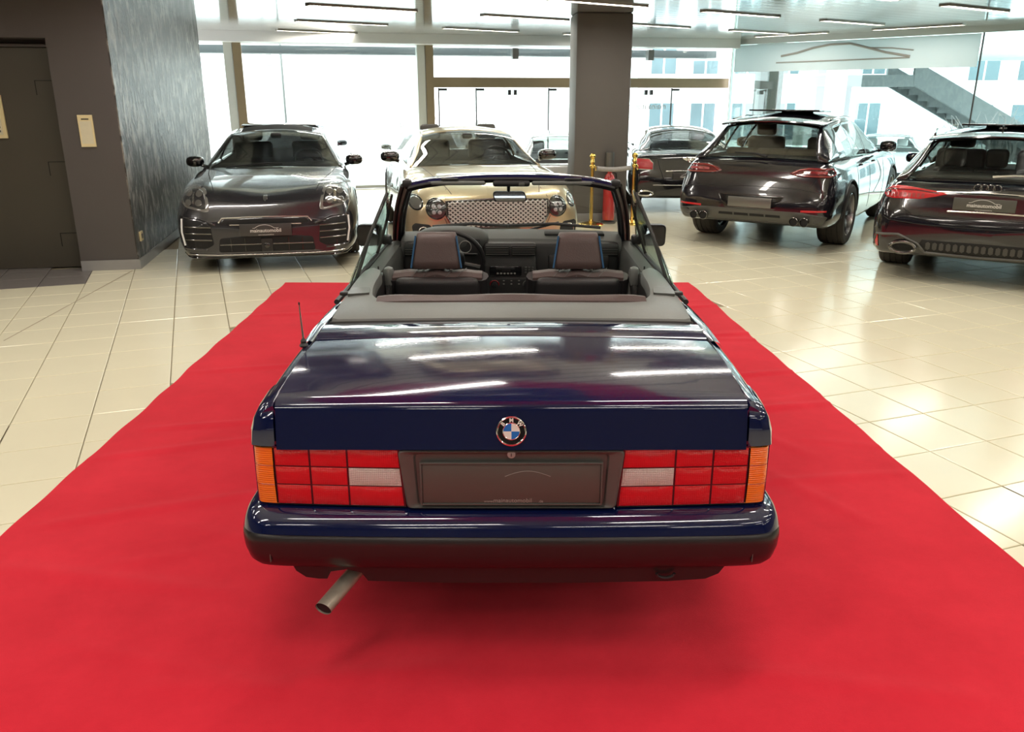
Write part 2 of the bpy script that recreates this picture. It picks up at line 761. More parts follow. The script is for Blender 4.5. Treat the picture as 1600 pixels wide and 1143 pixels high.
            if key[0] == 'roof' or key[0] == 'pillar':
                md = o.modifiers.new('thick', 'SOLIDIFY')
                md.thickness = 0.02
                md.offset = -1
        allq = [q for g_ in groups.values() for q in g_]
        v, fc = [], []
        for q in allq:
            fc.append(tuple(range(len(v), len(v) + 4)))
            v += [tuple(p) for p in q]
        s.cab = BVHTree.FromPolygons(v, fc)
        bv = [tuple(a) for a in s.body.v]
        s.all = BVHTree.FromPolygons(bv + v, list(s.body.f) + [tuple(i + len(bv) for i in a) for a in fc])

    # projection -----------------------------------------------------
    def hit(s, a, b, side, bvh=None):
        bvh = bvh or s.bvh
        o, d = {'rear': ((a, -4, b), (0, 1, 0)), 'front': ((a, s.L + 4, b), (0, -1, 0)), 'right': ((4, a, b), (-1, 0, 0)), 'left': ((-4, a, b), (1, 0, 0)), 'top': ((a, b, 5), (0, 0, -1))}[side]
        o, d = Vector(o), Vector(d)
        loc, nrm, i_, ds = bvh.ray_cast(o, d)
        if loc is None:
            start = {'rear': Vector((a, 0.3, b)), 'front': Vector((a, s.L - 0.3, b)), 'right': Vector((0.9, a, b)), 'left': Vector((-0.9, a, b)), 'top': Vector((a, b, 1))}[side]
            loc = bvh.find_nearest(start)[0]
        return loc, d

    def patch(s, name, poly, side, m, off=0.004, thick=0.02, rnd=0.0, step=0.04, bulge=0.0, parent=None, bvh=None, label=None, flat=None):
        if rnd:
            poly = roundpoly(poly, rnd, 5)
        P = resample(poly, step)
        n = len(P)
        cx = sum(p[0] for p in P) / n
        cz = sum(p[1] for p in P) / n
        rows = []
        for t, o in ((1.0, -thick), (1.0, off * 0.5), (0.965, off + bulge * 0.1), (0.8, off + bulge * 0.5), (0.5, off + bulge * 0.85), (0.2, off + bulge)):
            row = []
            for (a, b) in P:
                x, z = cx + (a - cx) * t, cz + (b - cz) * t
                loc, d = s.hit(x, z, side, bvh)
                if flat is not None:
                    loc = Vector((loc.x, flat, loc.z))
                row.append(loc - d * o)
            rows.append(row)
        mb = MB().grid(rows, True)
        mb.f.append(tuple(range(5 * n, 6 * n)))
        return mb.build(name, m, parent or s.root, True, 45, label)

    def line(s, name, path, side, r, m, off=0.0, parent=None, bvh=None, closed=False, step=0.05, flat=None, n=6):
        pts = []
        seq = list(path) + ([path[0]] if closed else [])
        for i in range(len(seq) - 1):
            a, b = Vector(seq[i]), Vector(seq[i + 1])
            m_ = max(1, int((b - a).length / step))
            for j in range(m_):
                pts.append(a.lerp(b, j / m_))
        pts.append(Vector(seq[-1]))
        P3 = []
        for p in pts:
            loc, d = s.hit(p.x, p.y, side, bvh)
            P3.append(loc - d * off)
        return MB().tube(P3, r, n).build(name, m, parent or s.root)

    def mark(s, *a, **k):
        return s.patch(*a, **k)

    # fittings -------------------------------------------------------
    def add_wheels(s, rim_m='rim_grey', spokes=10, twin=False, width=None):
        for (y, r, w, x) in s.wheels:
            rr = r * 0.70
            t = MB()
            h = w / 2
            prof = [(rr, -h * 0.8), (rr * 1.04, -h), (r * 0.93, -h), (r * 0.985, -h * 0.86)]
            for g in (-0.6, -0.2, 0.2, 0.6):
                prof += [(r, h * (g - 0.12)), (r, h * (g - 0.05)), (r - 0.008, h * (g - 0.04)), (r - 0.008, h * (g + 0.04)), (r, h * (g + 0.05))]
            prof += [(r * 0.985, h * 0.86), (r * 0.93, h), (rr * 1.04, h), (rr, h * 0.8)]
            t.lathe(prof, 40, 'x', close=True)
            tm = t.mesh('tyre', 'tyre', True, 30)
            k = MB()
            k.lathe([(rr * 1.01, -h * 0.8), (rr * 1.01, h * 0.92), (rr * 0.95, h * 0.95), (rr * 0.92, h * 0.75), (rr * 0.90, -h * 0.8)], 40, 'x', close=True)
            k.lathe([(0.001, h * 0.55), (rr * 0.17, h * 0.55), (rr * 0.2, h * 0.4), (rr * 0.2, 0)], 20, 'x')
            for i in range(spokes):
                for dv in ((-0.07, 0.07) if twin else (0,)):
                    a = 2 * pi * i / spokes + dv
                    k0 = len(k.v)
                    wd = rr * (0.07 if twin else 0.10)
                    k.add([(h * 0.5, rr * 0.15, -wd), (h * 0.5, rr * 0.15, wd), (h * 0.72, rr * 0.95, wd * 0.7), (h * 0.72, rr * 0.95, -wd * 0.7),
                           (h * 0.25, rr * 0.15, -wd), (h * 0.25, rr * 0.15, wd), (h * 0.4, rr * 0.95, wd * 0.7), (h * 0.4, rr * 0.95, -wd * 0.7)],
                          [(0, 1, 2, 3), (7, 6, 5, 4), (0, 4, 5, 1), (1, 5, 6, 2), (2, 6, 7, 3), (3, 7, 4, 0)])
                    k.xf(Matrix.Rotation(a, 4, 'X'), k0)
            km = k.mesh('rim', rim_m, True, 30)
            dsk = MB().lathe([(0.02, -0.01), (rr * 0.75, -0.01), (rr * 0.75, 0.012), (0.02, 0.012)], 32, 'x', close=True).mesh('brake_disc', 'dark_chrome')
            for sg in (1, -1):
                o = instance(tm, 'wheel', s.root, (sg * x, y, r), (0, 0, 0 if sg > 0 else pi))
                for me in (km, dsk):
                    link(bpy.data.objects.new(me.name, me), o)

    def mirror(s, x, y, z, m, size=(0.11, 0.08, 0.075), arm=0.10, foot=None, glass_back=True, p=0.75):
        for sg in (1, -1):
            a = MB().ball((sg * (x + arm), y, z), size, 16, 10, p)
            o = a.build('door_mirror', m, s.root)
            b = MB().tube([(sg * (x - 0.03), y + 0.02, z - size[2] * 0.9), (sg * (x + arm * 0.6), y + 0.01, z - size[2] * 0.55)], [0.022, 0.018], 8)
            b.build('mirror_arm', 'gloss_black', o)
            g = MB().prism(roundpoly([(sg * (x + arm) - size[0] * 0.85, z - size[2] * 0.78), (sg * (x + arm) + size[0] * 0.85, z - size[2] * 0.78), (sg * (x + arm) + size[0] * 0.85, z + size[2] * 0.78), (sg * (x + arm) - size[0] * 0.85, z + size[2] * 0.78)], 0.03), y - size[1] * 0.86, y - size[1] * 0.80)
            g.build('mirror_glass', 'mirror_glass', o)

    def seats(s, xs, y, z, m='interior_dark', w=0.50, h=0.62, head=True):
        """z: height of the cushion's top; backrest leans away from the front"""
        for x in xs:
            b = MB()
            rt = Matrix.Rotation(radians(12), 3, 'X')
            b.box((x, y, z + h / 2), (w, 0.13, h), 0.05, rt, 3)
            if head:
                b.box((x, y - 0.09, z + h + 0.10), (w * 0.52, 0.10, 0.19), 0.045, rt, 3)
            b.build('seat', m, s.root)

    def wheel_steer(s, x, y, z, r=0.18, m='black_plastic', tilt=22):
        b = MB()
        pts = [(r * cos(2 * pi * k / 24), 0, r * sin(2 * pi * k / 24)) for k in range(25)]
        b.tube(pts, 0.016, 8, False)
        b.ball((0, 0, 0), (0.065, 0.03, 0.06), 12, 8)
        for a in (pi, 0, -pi / 2):
            b.tube([(0, 0, 0), (r * cos(a), 0, r * sin(a))], 0.014, 6)
        b.xf(Matrix.Translation((x, y, z)) @ Matrix.Rotation(radians(tilt), 4, 'X'))
        b.build('steering_wheel', m, s.root)

    def box(s, name, c, d, m, bev=0.01, rot=None, parent=None, label=None):
        return MB().box(c, d, bev, rot).build(name, m, parent or s.root, label=label)


def face_matrix(x, y, z, side, tilt=0.0):
    """text plane standing upright on the rear (facing -y) or the front (facing +y) of a car"""
    base = Matrix.Rotation(radians(90), 4, 'X')
    if side == 'front':
        base = Matrix.Rotation(pi, 4, 'Z') @ base
    if tilt:
        base = base @ Matrix.Rotation(radians(tilt), 4, 'X')
    return Matrix.Translation((x, y, z)) @ base


def show_plate(car, x, y, z, side, w=0.52, h=0.11, tilt=0.0, m='plate_dark', word='mainautomobil'):
    """dealer plate: dark board with a car outline and the dealer's name"""
    sg = -1 if side == 'rear' else 1
    rt = Matrix.Rotation(radians(tilt) * (1 if side == 'rear' else -1) * -1, 3, 'X')
    p = car.box('licence_plate', (x, y, z), (w, 0.012, h), m, 0.004, rt)
    mt = Matrix.Translation((x, y, z)) @ rt.to_4x4() @ Matrix.Translation((-x, -y, -z))
    text(word, 'plate_lettering', 'white_print', p, h * 0.42, mt @ face_matrix(x, y + sg * 0.0075, z - h * 0.06, side), bold=0.0006)
    s_ = -1 if side == 'front' else 1
    arc = []
    for k in range(13):
        t = k / 12
        a = -0.5 + t
        zz = z + h * (0.14 + 0.28 * max(0, sin(pi * min(1, max(0, (t - 0.08) / 0.75)))) ** 0.7)
        arc.append((x + s_ * a * w * 0.5, y + sg * 0.007, zz))
    MB().tube([mt @ Vector(q) for q in arc], 0.0022, 5).build('plate_emblem', 'white_print', p)
    text('www.mainautomobil.de', 'plate_lettering', 'white_print', p, h * 0.13, mt @ face_matrix(x, y + sg * 0.0075, z - h * 0.40, side))
    return p

# ------------------------------------------------------------------ room materials
CEIL = 2.83


def node_mat(name):
    m = bpy.data.materials.new(name)
    m.use_nodes = True
    M[name] = m
    return m, m.node_tree, m.node_tree.nodes['Principled BSDF']


mat('tile_cream', (0.88, 0.82, 0.61), 0.16, noise=0.03, nscale=3, spec=0.5, bump=0.02, bscale=14)
mat('tile_grey', (0.20, 0.18, 0.17), 0.3, noise=0.08, nscale=5)
mat('grout', (0.36, 0.30, 0.20), 0.8, noise=0.15)
mat('wall_taupe', (0.088, 0.077, 0.074), 0.55, noise=0.06, nscale=3, bump=0.08, bscale=90)
mat('door_olive', (0.070, 0.060, 0.044), 0.42, noise=0.08, nscale=2, bump=0.05, bscale=120)
mat('column_grey', (0.15, 0.138, 0.125), 0.6, noise=0.05, nscale=4, bump=0.05, bscale=120)
mat('skirting_grey', (0.30, 0.29, 0.285), 0.4, noise=0.08, nscale=10)
mat('bronze_frame', (0.22, 0.17, 0.10), 0.4, 0.2, noise=0.08, nscale=6)
mat('alu_frame', (0.52, 0.54, 0.50), 0.45, 0.3)
mat('white_fascia', (0.86, 0.86, 0.85), 0.35)
mat('plain_wall', (0.15, 0.14, 0.13), 0.6, noise=0.05)
mat('cream_plastic', (0.78, 0.66, 0.38), 0.45)
mat('paper', (0.72, 0.66, 0.48), 0.6, noise=0.1, nscale=14)
mat('lamp_frame', (0.30, 0.28, 0.24), 0.5)
mat('lamp_diffuser', (0.9, 0.9, 0.9), 0.5, emit=(1.0, 0.94, 0.84), estr=LAMP_STRENGTH)
mat('brass', (0.83, 0.58, 0.16), 0.18, 1.0)
mat('rope_grey', (0.42, 0.40, 0.38), 0.85, bump=0.6, bscale=90, noise=0.25, nscale=40)
mat('extinguisher_red', (0.58, 0.02, 0.02), 0.25, coat=1)
mat('steel_grey', (0.20, 0.20, 0.19), 0.35, 0.7)
mat('concrete', (0.72, 0.72, 0.70), 0.8, noise=0.08)
mat('render_white', (0.85, 0.85, 0.83), 0.8, noise=0.04)
mat('facade_glass', (0.12, 0.17, 0.19), 0.1, noise=0.5, nscale=0.8)
mat('facade_dark', (0.10, 0.11, 0.12), 0.4)
mat('grille_grey', (0.13, 0.14, 0.145), 0.5)
mat('ext_beige', (0.055, 0.048, 0.036), 0.6)
mat('stair_grey', (0.22, 0.23, 0.23), 0.8, noise=0.15)
mat('twig', (0.30, 0.27, 0.26), 0.8)


def carpet_material():
    m, nt, b = node_mat('carpet_red')
    b.inputs['Roughness'].default_value = 0.95
    b.inputs['Specular IOR Level'].default_value = 0.1
    b.inputs['Sheen Weight'].default_value = 0.25
    b.inputs['Sheen Tint'].default_value = (1, 0.5, 0.5, 1)
    tc = nt.nodes.new('ShaderNodeTexCoord')
    n = nt.nodes.new('ShaderNodeTexNoise')
    n.inputs['Scale'].default_value = 2.2
    n.inputs['Detail'].default_value = 8
    n.inputs['Roughness'].default_value = 0.7
    nt.links.new(tc.outputs['Object'], n.inputs['Vector'])
    r = nt.nodes.new('ShaderNodeValToRGB')
    r.color_ramp.elements[0].position = 0.3
    r.color_ramp.elements[0].color = (0.60, 0.013, 0.030, 1)
    r.color_ramp.elements[1].position = 0.7
    r.color_ramp.elements[1].color = (0.74, 0.022, 0.044, 1)
    nt.links.new(n.outputs['Fac'], r.inputs[0])
    nt.links.new(r.outputs[0], b.inputs['Base Color'])
    n2 = nt.nodes.new('ShaderNodeTexNoise')
    n2.inputs['Scale'].default_value = 380
    n2.inputs['Detail'].default_value = 2
    nt.links.new(tc.outputs['Object'], n2.inputs['Vector'])
    bp = nt.nodes.new('ShaderNodeBump')
    bp.inputs['Strength'].default_value = 0.35
    bp.inputs['Distance'].default_value = 0.004
    nt.links.new(n2.outputs['Fac'], bp.inputs['Height'])
    nt.links.new(bp.outputs[0], b.inputs['Normal'])


def ceiling_material():
    """polished aluminium strip ceiling"""
    m, nt, b = node_mat('ceiling_strips')
    b.inputs['Roughness'].default_value = 0.10
    b.inputs['Metallic'].default_value = 0.75
    tc = nt.nodes.new('ShaderNodeTexCoord')
    sep = nt.nodes.new('ShaderNodeSeparateXYZ')
    nt.links.new(tc.outputs['Object'], sep.inputs[0])
    a = nt.nodes.new('ShaderNodeMath')
    a.operation = 'MULTIPLY'
    a.inputs[1].default_value = -0.57 / 0.24
    nt.links.new(sep.outputs[0], a.inputs[0])
    c = nt.nodes.new('ShaderNodeMath')
    c.operation = 'MULTIPLY_ADD'
    c.inputs[1].default_value = 0.82 / 0.24
    nt.links.new(sep.outputs[1], c.inputs[0])
    nt.links.new(a.outputs[0], c.inputs[2])
    fr = nt.nodes.new('ShaderNodeMath')
    fr.operation = 'FRACT'
    nt.links.new(c.outputs[0], fr.inputs[0])
    r = nt.nodes.new('ShaderNodeValToRGB')
    e = r.color_ramp.elements
    e[0].position = 0.0
    e[0].color = (0.12, 0.12, 0.12, 1)
    e[1].position = 0.14
    e[1].color = (0.86, 0.87, 0.87, 1)
    nt.links.new(fr.outputs[0], r.inputs[0])
    nt.links.new(r.outputs[0], b.inputs['Base Color'])
    bp = nt.nodes.new('ShaderNodeBump')
    bp.inputs['Strength'].default_value = 0.10
    bp.inputs['Distance'].default_value = 0.01
    nt.links.new(r.outputs[0], bp.inputs['Height'])
    nt.links.new(bp.outputs[0], b.inputs['Normal'])


def wallpaper_material():
    """dark wall covering with silvery vertical bark-like streaks"""
    m, nt, b = node_mat('streak_paper')
    b.inputs['Roughness'].default_value = 0.42
    b.inputs['Metallic'].default_value = 0.15
    tc = nt.nodes.new('ShaderNodeTexCoord')
    mp = nt.nodes.new('ShaderNodeMapping')
    mp.inputs['Scale'].default_value = (5.5, 5.5, 2.6)
    nt.links.new(tc.outputs['Object'], mp.inputs[0])
    n = nt.nodes.new('ShaderNodeTexNoise')
    n.inputs['Scale'].default_value = 1.6
    n.inputs['Detail'].default_value = 5
    n.inputs['Roughness'].default_value = 0.62
    n.inputs['Distortion'].default_value = 0.7
    nt.links.new(mp.outputs[0], n.inputs['Vector'])
    r = nt.nodes.new('ShaderNodeValToRGB')
    e = r.color_ramp.elements
    e[0].position = 0.47
    e[0].color = (0.035, 0.029, 0.024, 1)
    e[1].position = 0.63
    e[1].color = (0.36, 0.335, 0.30, 1)
    nt.links.new(n.outputs['Fac'], r.inputs[0])
    nt.links.new(r.outputs[0], b.inputs['Base Color'])
    bp = nt.nodes.new('ShaderNodeBump')
    bp.inputs['Strength'].default_value = 0.9
    bp.inputs['Distance'].default_value = 0.02
    nt.links.new(n.outputs['Fac'], bp.inputs['Height'])
    nt.links.new(bp.outputs[0], b.inputs['Normal'])


carpet_material()
ceiling_material()
wallpaper_material()

# ------------------------------------------------------------------ floor
GU, GV = Vector((0.938, 0.347, 0)), Vector((-0.347, 0.938, 0))
floor = mobj('floor', [(-9, -6, -0.014), (10, -6, -0.014), (10, 13.4, -0.014), (7.7, 14.6, -0.014), (4.6, 18.7, -0.014), (-9, 15.2, -0.014)], [(0, 1, 2, 3, 4, 5)], 'grout', None, False)
tag(floor, 'glossy cream tiled showroom floor', None, None, 'structure')


def tile_mesh(name, su, sv, m):
    mb = MB()
    a, b, c = su / 2, sv / 2, 0.004
    lo = [(-a, -b), (a, -b), (a, b), (-a, b)]
    hi = [(-a + c, -b + c), (a - c, -b + c), (a - c, b - c), (-a + c, b - c)]
    P = [GU * x + GV * y + Vector((0, 0, -0.012)) for x, y in lo] + [GU * x + GV * y + Vector((0, 0, -0.002)) for x, y in lo] + [GU * x + GV * y for x, y in hi]
    mb.add(P, [(8, 9, 10, 11)] + [(k, (k + 1) % 4, 4 + (k + 1) % 4, 4 + k) for k in range(4)] + [(4 + k, 4 + (k + 1) % 4, 8 + (k + 1) % 4, 8 + k) for k in range(4)])
    return mb.mesh(name, m, False)


def build_tiles():
    cells = []
    for side, u0, du, v0, dv, i0, i1 in (('L', -0.73, 0.4215, 5.55, 0.435, -35, 5), ('M', -0.73, 0.4215, 2.573, 0.4345, 5, 9), ('R', 3.0635, 0.397, 2.573, 0.4345, 0, 40)):
        for i in range(i0, i1):
            for j in range(-30, 50):
                u, v = u0 + (i + 0.5) * du, v0 + (j + 0.5) * dv
                p = GU * u + GV * v
                if not (-8.6 < p.x < 9 and -5.7 < p.y < 18.4):
                    continue
                if p.x > 4.6 and p.y > 18.45 - (p.x - 4.6) * 1.25:
                    continue
                if p.y > 16.2 + (p.x + 5.1) * 0.258 - 0.2:
                    continue
                if -2.0 < p.x < 1.65 and p.y < 7.9:
                    continue
                inwall = (p.x + 3.99) * 0.983 + (p.y - 8.79) * 0.182
                ahead = -(p.x + 3.99) * 0.182 + (p.y - 8.79) * 0.983
                if inwall < -0.05 and ahead > 0.35:
                    continue
                grey = side == 'L' and v > 9.1 and u < -1.16
                cells.append((side, p, grey, du, dv))
    cells = [c for c in cells if c[1].y > -4]

    def score(c):
        p = c[1]
        inside = p.y > 2.2 and abs(p.x) < p.y * 0.62 + 0.4
        return (0 if inside else 100) + p.y
    cells.sort(key=score)
    meshes = {}
    rest = MB()
    grest = MB()
    for n, (side, p, grey, du, dv) in enumerate(cells):
        key = (side, grey)
        if key not in meshes:
            meshes[key] = tile_mesh('tile', du - 0.006, dv - 0.006, 'tile_grey' if grey else 'tile_cream')
        if n < 290 or grey:
            instance(meshes[key], 'tile', floor, p)
        else:
            a, b = (du - 0.006) / 2, (dv - 0.006) / 2
            rest.add([p - GU * a - GV * b, p + GU * a - GV * b, p + GU * a + GV * b, p - GU * a + GV * b], [(0, 1, 2, 3)])
    o = rest.build('tile_field', 'tile_cream', floor, False)
    o['kind'] = 'stuff'


build_tiles()
j = MB()
a, b = Vector((-4.35, 5.75, 0.0012)), Vector((-4.02, 8.70, 0.0012))
a = Vector((-3.86, 6.07, 0.0008))
dirj = (b - a).normalized()
nj = Vector((-dirj.y, dirj.x, 0)) * 0.006
j.add([a - nj, a + nj, b + nj, b - nj], [(0, 1, 2, 3)])
j.build('expansion_joint', 'grout', floor, False)

# ------------------------------------------------------------------ carpet


def build_carpet():
    random.seed(4)
    folds = [((-2.2, 5.3), (-0.9, 5.6), 0.006, 0.03), ((-2.1, 4.3), (-1.1, 4.5), 0.007, 0.03), ((-2.2, 3.9), (-0.9, 4.35), 0.006, 0.03), ((-2.1, 3.2), (-1.0, 3.6), 0.006, 0.035),
             ((0.9, 6.0), (1.95, 6.3), 0.010, 0.03), ((0.95, 5.1), (1.95, 5.35), 0.010, 0.03), ((0.85, 4.45), (2.0, 4.75), 0.010, 0.03), ((0.9, 4.9), (1.6, 3.9), 0.006, 0.03), ((0.85, 3.6), (2.0, 3.75), 0.005, 0.03),
             ((0.9, 6.9), (1.9, 7.2), 0.008, 0.03), ((-2.25, 6.8), (-1.0, 7.0), 0.006, 0.03), ((1.0, 4.2), (1.6, 3.2), 0.006, 0.03), ((-2.1, 2.9), (-1.0, 2.7), 0.005, 0.04)]
    for k in range(26):
        x, y = random.uniform(-2.1, 1.9), random.uniform(0.9, 7.6)
        if -0.85 < x < 0.85 and 2.3 < y:
            continue
        a = random.uniform(-0.5, 0.5)
        l = random.uniform(0.2, 0.6)
        folds.append(((x - l * cos(a), y - l * sin(a)), (x + l * cos(a), y + l * sin(a)), random.uniform(0.002, 0.005), random.uniform(0.02, 0.04)))
    ny, nx = 330, 130
    rows = []
    for j_ in range(ny + 1):
        y = -1.5 + 9.6 * j_ / ny
        xl = -2.24 + 0.015 * (8.1 - y) + 0.004 * sin(y * 3.1) + 0.005 * sin(y * 11.3)
        xr = 1.765 + 0.05 * (8.1 - y) + 0.004 * sin(y * 2.7 + 1) + 0.005 * sin(y * 9.1)
        row = []
        for i in range(nx + 1):
            x = xl + (xr - xl) * i / nx
            z = 0.0045 + 0.0012 * sin(x * 5 + y * 3) + 0.001 * sin(y * 9 - x * 4)
            for (p, q, h, w) in folds:
                dx, dy = q[0] - p[0], q[1] - p[1]
                ll = dx * dx + dy * dy
                t = ((x - p[0]) * dx + (y - p[1]) * dy) / ll
                if -0.1 < t < 1.1:
                    dd = abs((x - p[0]) * dy - (y - p[1]) * dx) / sqrt(ll)
                    if dd < w * 3:
                        e = 1 - abs(2 * min(1, max(0, t)) - 1) ** 4
                        z += 1.7 * h * e * math.exp(-(dd / w) ** 2)
            row.append((x, y, z))
        rows.append(row)
    mb = MB().grid(rows)
    k = nx + 1
    edge = [(i) for i in range(k)] + [(r + 1) * k - 1 for r in range(1, ny + 1)] + [ny * k + i for i in range(nx - 1, -1, -1)] + [r * k for r in range(ny - 1, 0, -1)]
    n0 = len(mb.v)
    low = [Vector((mb.v[i].x, mb.v[i].y, 0.0005)) for i in edge]
    mb.v += low
    m_ = len(edge)
    mb.f += [(edge[i], edge[(i + 1) % m_], n0 + (i + 1) % m_, n0 + i) for i in range(m_)]
    o = mb.build('carpet', 'carpet_red', None, True, 60)
    tag(o, 'wide bright red wrinkled carpet lying under the navy convertible', 'carpet')


build_carpet()

# ------------------------------------------------------------------ walls
WA = Vector((-3.99, 8.79, 0))
WE = Vector((-0.983, -0.182, 0))   # along the front face, to the left
WD = Vector((-0.182, 0.983, 0))    # into the wall / along the papered side


def wl(e, d, z):
    return WA + WE * e + WD * d + Vector((0, 0, z))


def wbox(mb, e0, e1, d0, d1, z0, z1):
    P = [wl(e, d, z) for e in (e0, e1) for d in (d0, d1) for z in (z0, z1)]
    mb.add(P, [(0, 1, 3, 2), (4, 6, 7, 5), (0, 4, 5, 1), (2, 3, 7, 6), (0, 2, 6, 4), (1, 5, 7, 3)])


w = MB()
wbox(w, 0, 0.56, 0, 5.5, 0, CEIL)
wbox(w, 0.56, 1.95, 0, 0.5, 2.30, CEIL)
wbox(w, 1.95, 5.2, 0, 0.5, 0, CEIL)
wbox(w, 0.56, 1.95, 0.30, 0.5, 0, CEIL)
tag(w.build('wall_left', 'wall_taupe', None, False), 'dark taupe wall around the recessed door', None, None, 'structure')
w = MB()
wbox(w, -0.012, 0.0, 0.0, 5.5, 0.0, CEIL)
tag(w.build('wall_side', 'streak_paper', None, False), 'wall covered in dark paper with silvery bark streaks', None, None, 'structure')
w = MB()
wbox(w, -0.028, -0.012, -0.016, 5.5, 0.0, 0.105)
wbox(w, -0.012, 0.56, -0.016, 0, 0, 0.105)
tag(w.build('baseboard_left', 'skirting_grey', None, False), 'grey skirting board round the dark wall corner', None, None, 'structure')

# recessed steel door with let-in hinge plates
d = MB()
wbox(d, 0.57, 1.94, 0.24, 0.30, 0.005, 2.22)
door = d.build('door_1', 'door_olive', None, False)
tag(door, 'dark olive steel door recessed in the taupe wall', None, None, 'structure')
d = MB()
wbox(d, 0.57, 1.94, 0.20, 0.30, 2.225, 2.25)
d.build('door_head', 'wall_taupe', door, False)
for z in (1.84, 1.04, 0.30):
    d = MB()
    wbox(d, 0.58, 0.79, 0.235, 0.24, z - 0.065, z + 0.065)
    hp = d.build('hinge_plate', 'door_olive', door, False)
    d = MB()
    wbox(d, 0.79, 0.797, 0.232, 0.24, z - 0.07, z + 0.07)
    wbox(d, 0.58, 0.797, 0.232, 0.24, z + 0.065, z + 0.071)
    d.build('plate_edge', 'matt_black', hp, False)
f = MB()
wbox(f, 1.13, 1.45, 0.215, 0.238, 1.35, 1.77)
fr = f.build('door_notice', 'cream_plastic', None, False)
tag(fr, 'cream framed notice hanging on the olive door, cut by the left edge', 'notice')
f = MB()
wbox(f, 1.165, 1.415, 0.210, 0.2155, 1.385, 1.735)
f.build('paper', 'paper', fr, False)
for k in range(7):
    f = MB()
    wbox(f, 1.18, 1.40, 0.2085, 0.2102, 1.41 + 0.04 * k, 1.43 + 0.04 * k)
    f.build('printed_line', 'interior_grey', fr, False)
f = MB()
wbox(f, 0.235, 0.375, -0.018, 0.0, 1.27, 1.58)
fr = f.build('wall_notice', 'cream_plastic', None, False)
tag(fr, 'tall cream notice plate screwed to the taupe wall', 'notice')
f = MB()
wbox(f, 0.25, 0.36, -0.021, -0.018, 1.30, 1.52)
f.build('paper', 'paper', fr, False)
f = MB()
wbox(f, 0.27, 0.34, -0.0225, -0.021, 1.535, 1.545)
f.build('printed_line', 'interior_dark', fr, False)
f = MB()
wbox(f, -0.030, -0.012, 0.16, 0.26, 0.27, 0.37)
so = f.build('wall_socket', 'cream_plastic', None, False)
tag(so, 'small cream wall socket low on the streaked wall', 'socket')
f = MB()
wbox(f, -0.033, -0.030, 0.185, 0.235, 0.295, 0.345)
f.build('socket_insert', 'interior_grey', so, False)

# plain walls behind and beside the camera
for nm, lo, hi in (('wall_back', (-7.2, -6.2, 0), (9.2, -6.0, CEIL)), ('wall_right', (9.0, -6.0, 0), (9.2, 12.9, CEIL)), ('wall_far_left', (-7.2, -6.0, 0), (-7.0, 8.2, CEIL))):
    c = [(lo[i] + hi[i]) / 2 for i in range(3)]
    tag(MB().box(c, [hi[i] - lo[i] for i in range(3)]).build(nm, 'plain_wall', None, False), 'plain beige showroom wall', None, None, 'structure')

# ------------------------------------------------------------------ ceiling and lamps
ce = MB().prism([(-7.2, -6.2), (9.2, -6.2), (9.2, 12.9), (7.75, 14.55), (4.62, 18.55), (-9.0, 15.1), (-7.2, 8.0)], CEIL, CEIL + 0.15, 'z')
tag(ce.build('ceiling', 'ceiling_strips', None, False), 'polished aluminium strip ceiling', None, None, 'structure')
LU, LN = Vector((0.82, 0.572, 0)), Vector((-0.572, 0.82, 0))


def lamp_meshes():
    l, wd = 1.5, 0.13
    fr = MB()
    for sg in (-1, 1):
        fr.box((0, sg * wd / 2, -0.010), (l, 0.012, 0.020))
        fr.box((sg * l / 2, 0, -0.010), (0.012, wd, 0.020))
    df = MB().add([(-l / 2, -wd / 2, -0.008), (l / 2, -wd / 2, -0.008), (l / 2, wd / 2, -0.008), (-l / 2, wd / 2, -0.008)], [(3, 2, 1, 0)])
    lv = MB()
    for k in range(1, 20):
        lv.box((-l / 2 + l * k / 20, 0, -0.014), (0.004, wd - 0.012, 0.012))
    return fr.mesh('lamp_frame', 'lamp_frame', False), df.mesh('diffuser', 'lamp_diffuser', False), lv.mesh('louvre', 'dull_chrome', False)


LAMPS = []


def build_lamps():
    ms = lamp_meshes()
    rows = {8.35: 7.12, 10.55: 5.05, 12.92: 5.82, 14.98: 6.27}
    n = 6.1
    k = 0
    while n > -9:
        rows[n] = 6.4 + 0.6 * (k % 3)
        n -= 2.25
        k += 1
    spots = []
    for n, u0 in rows.items():
        for i in range(-8, 6):
            p = LU * (u0 + 2.57 * i) + LN * n
            if not (-6 < p.x < 8 and -5 < p.y < 17.2):
                continue
            if p.y > 8.3 and p.x < -4.35 - (p.y - 8.8) * 0.19 + 0.9:
                if p.y < 14.4:
                    continue
            if p.y > 15.6 + (p.x + 5.1) * 0.258:
                continue
            if p.x > 4 and p.y > 17.0 - (p.x - 4.6) * 1.25 - 0.6:
                continue
            if p.y > 8.0 and p.x < -4.3 and p.y < 14:
                continue
            if (p - Vector((1.25, 12.55, 0))).length < 0.9:
                continue
            spots.append((p, atan2(LU.y, LU.x)))
    g = atan2(-3.74, 3.04)
    for (x, y) in ((5.20, 16.65), (6.70, 14.80)):
        spots.append((Vector((x, y, 0)), g))
    return spots, ms


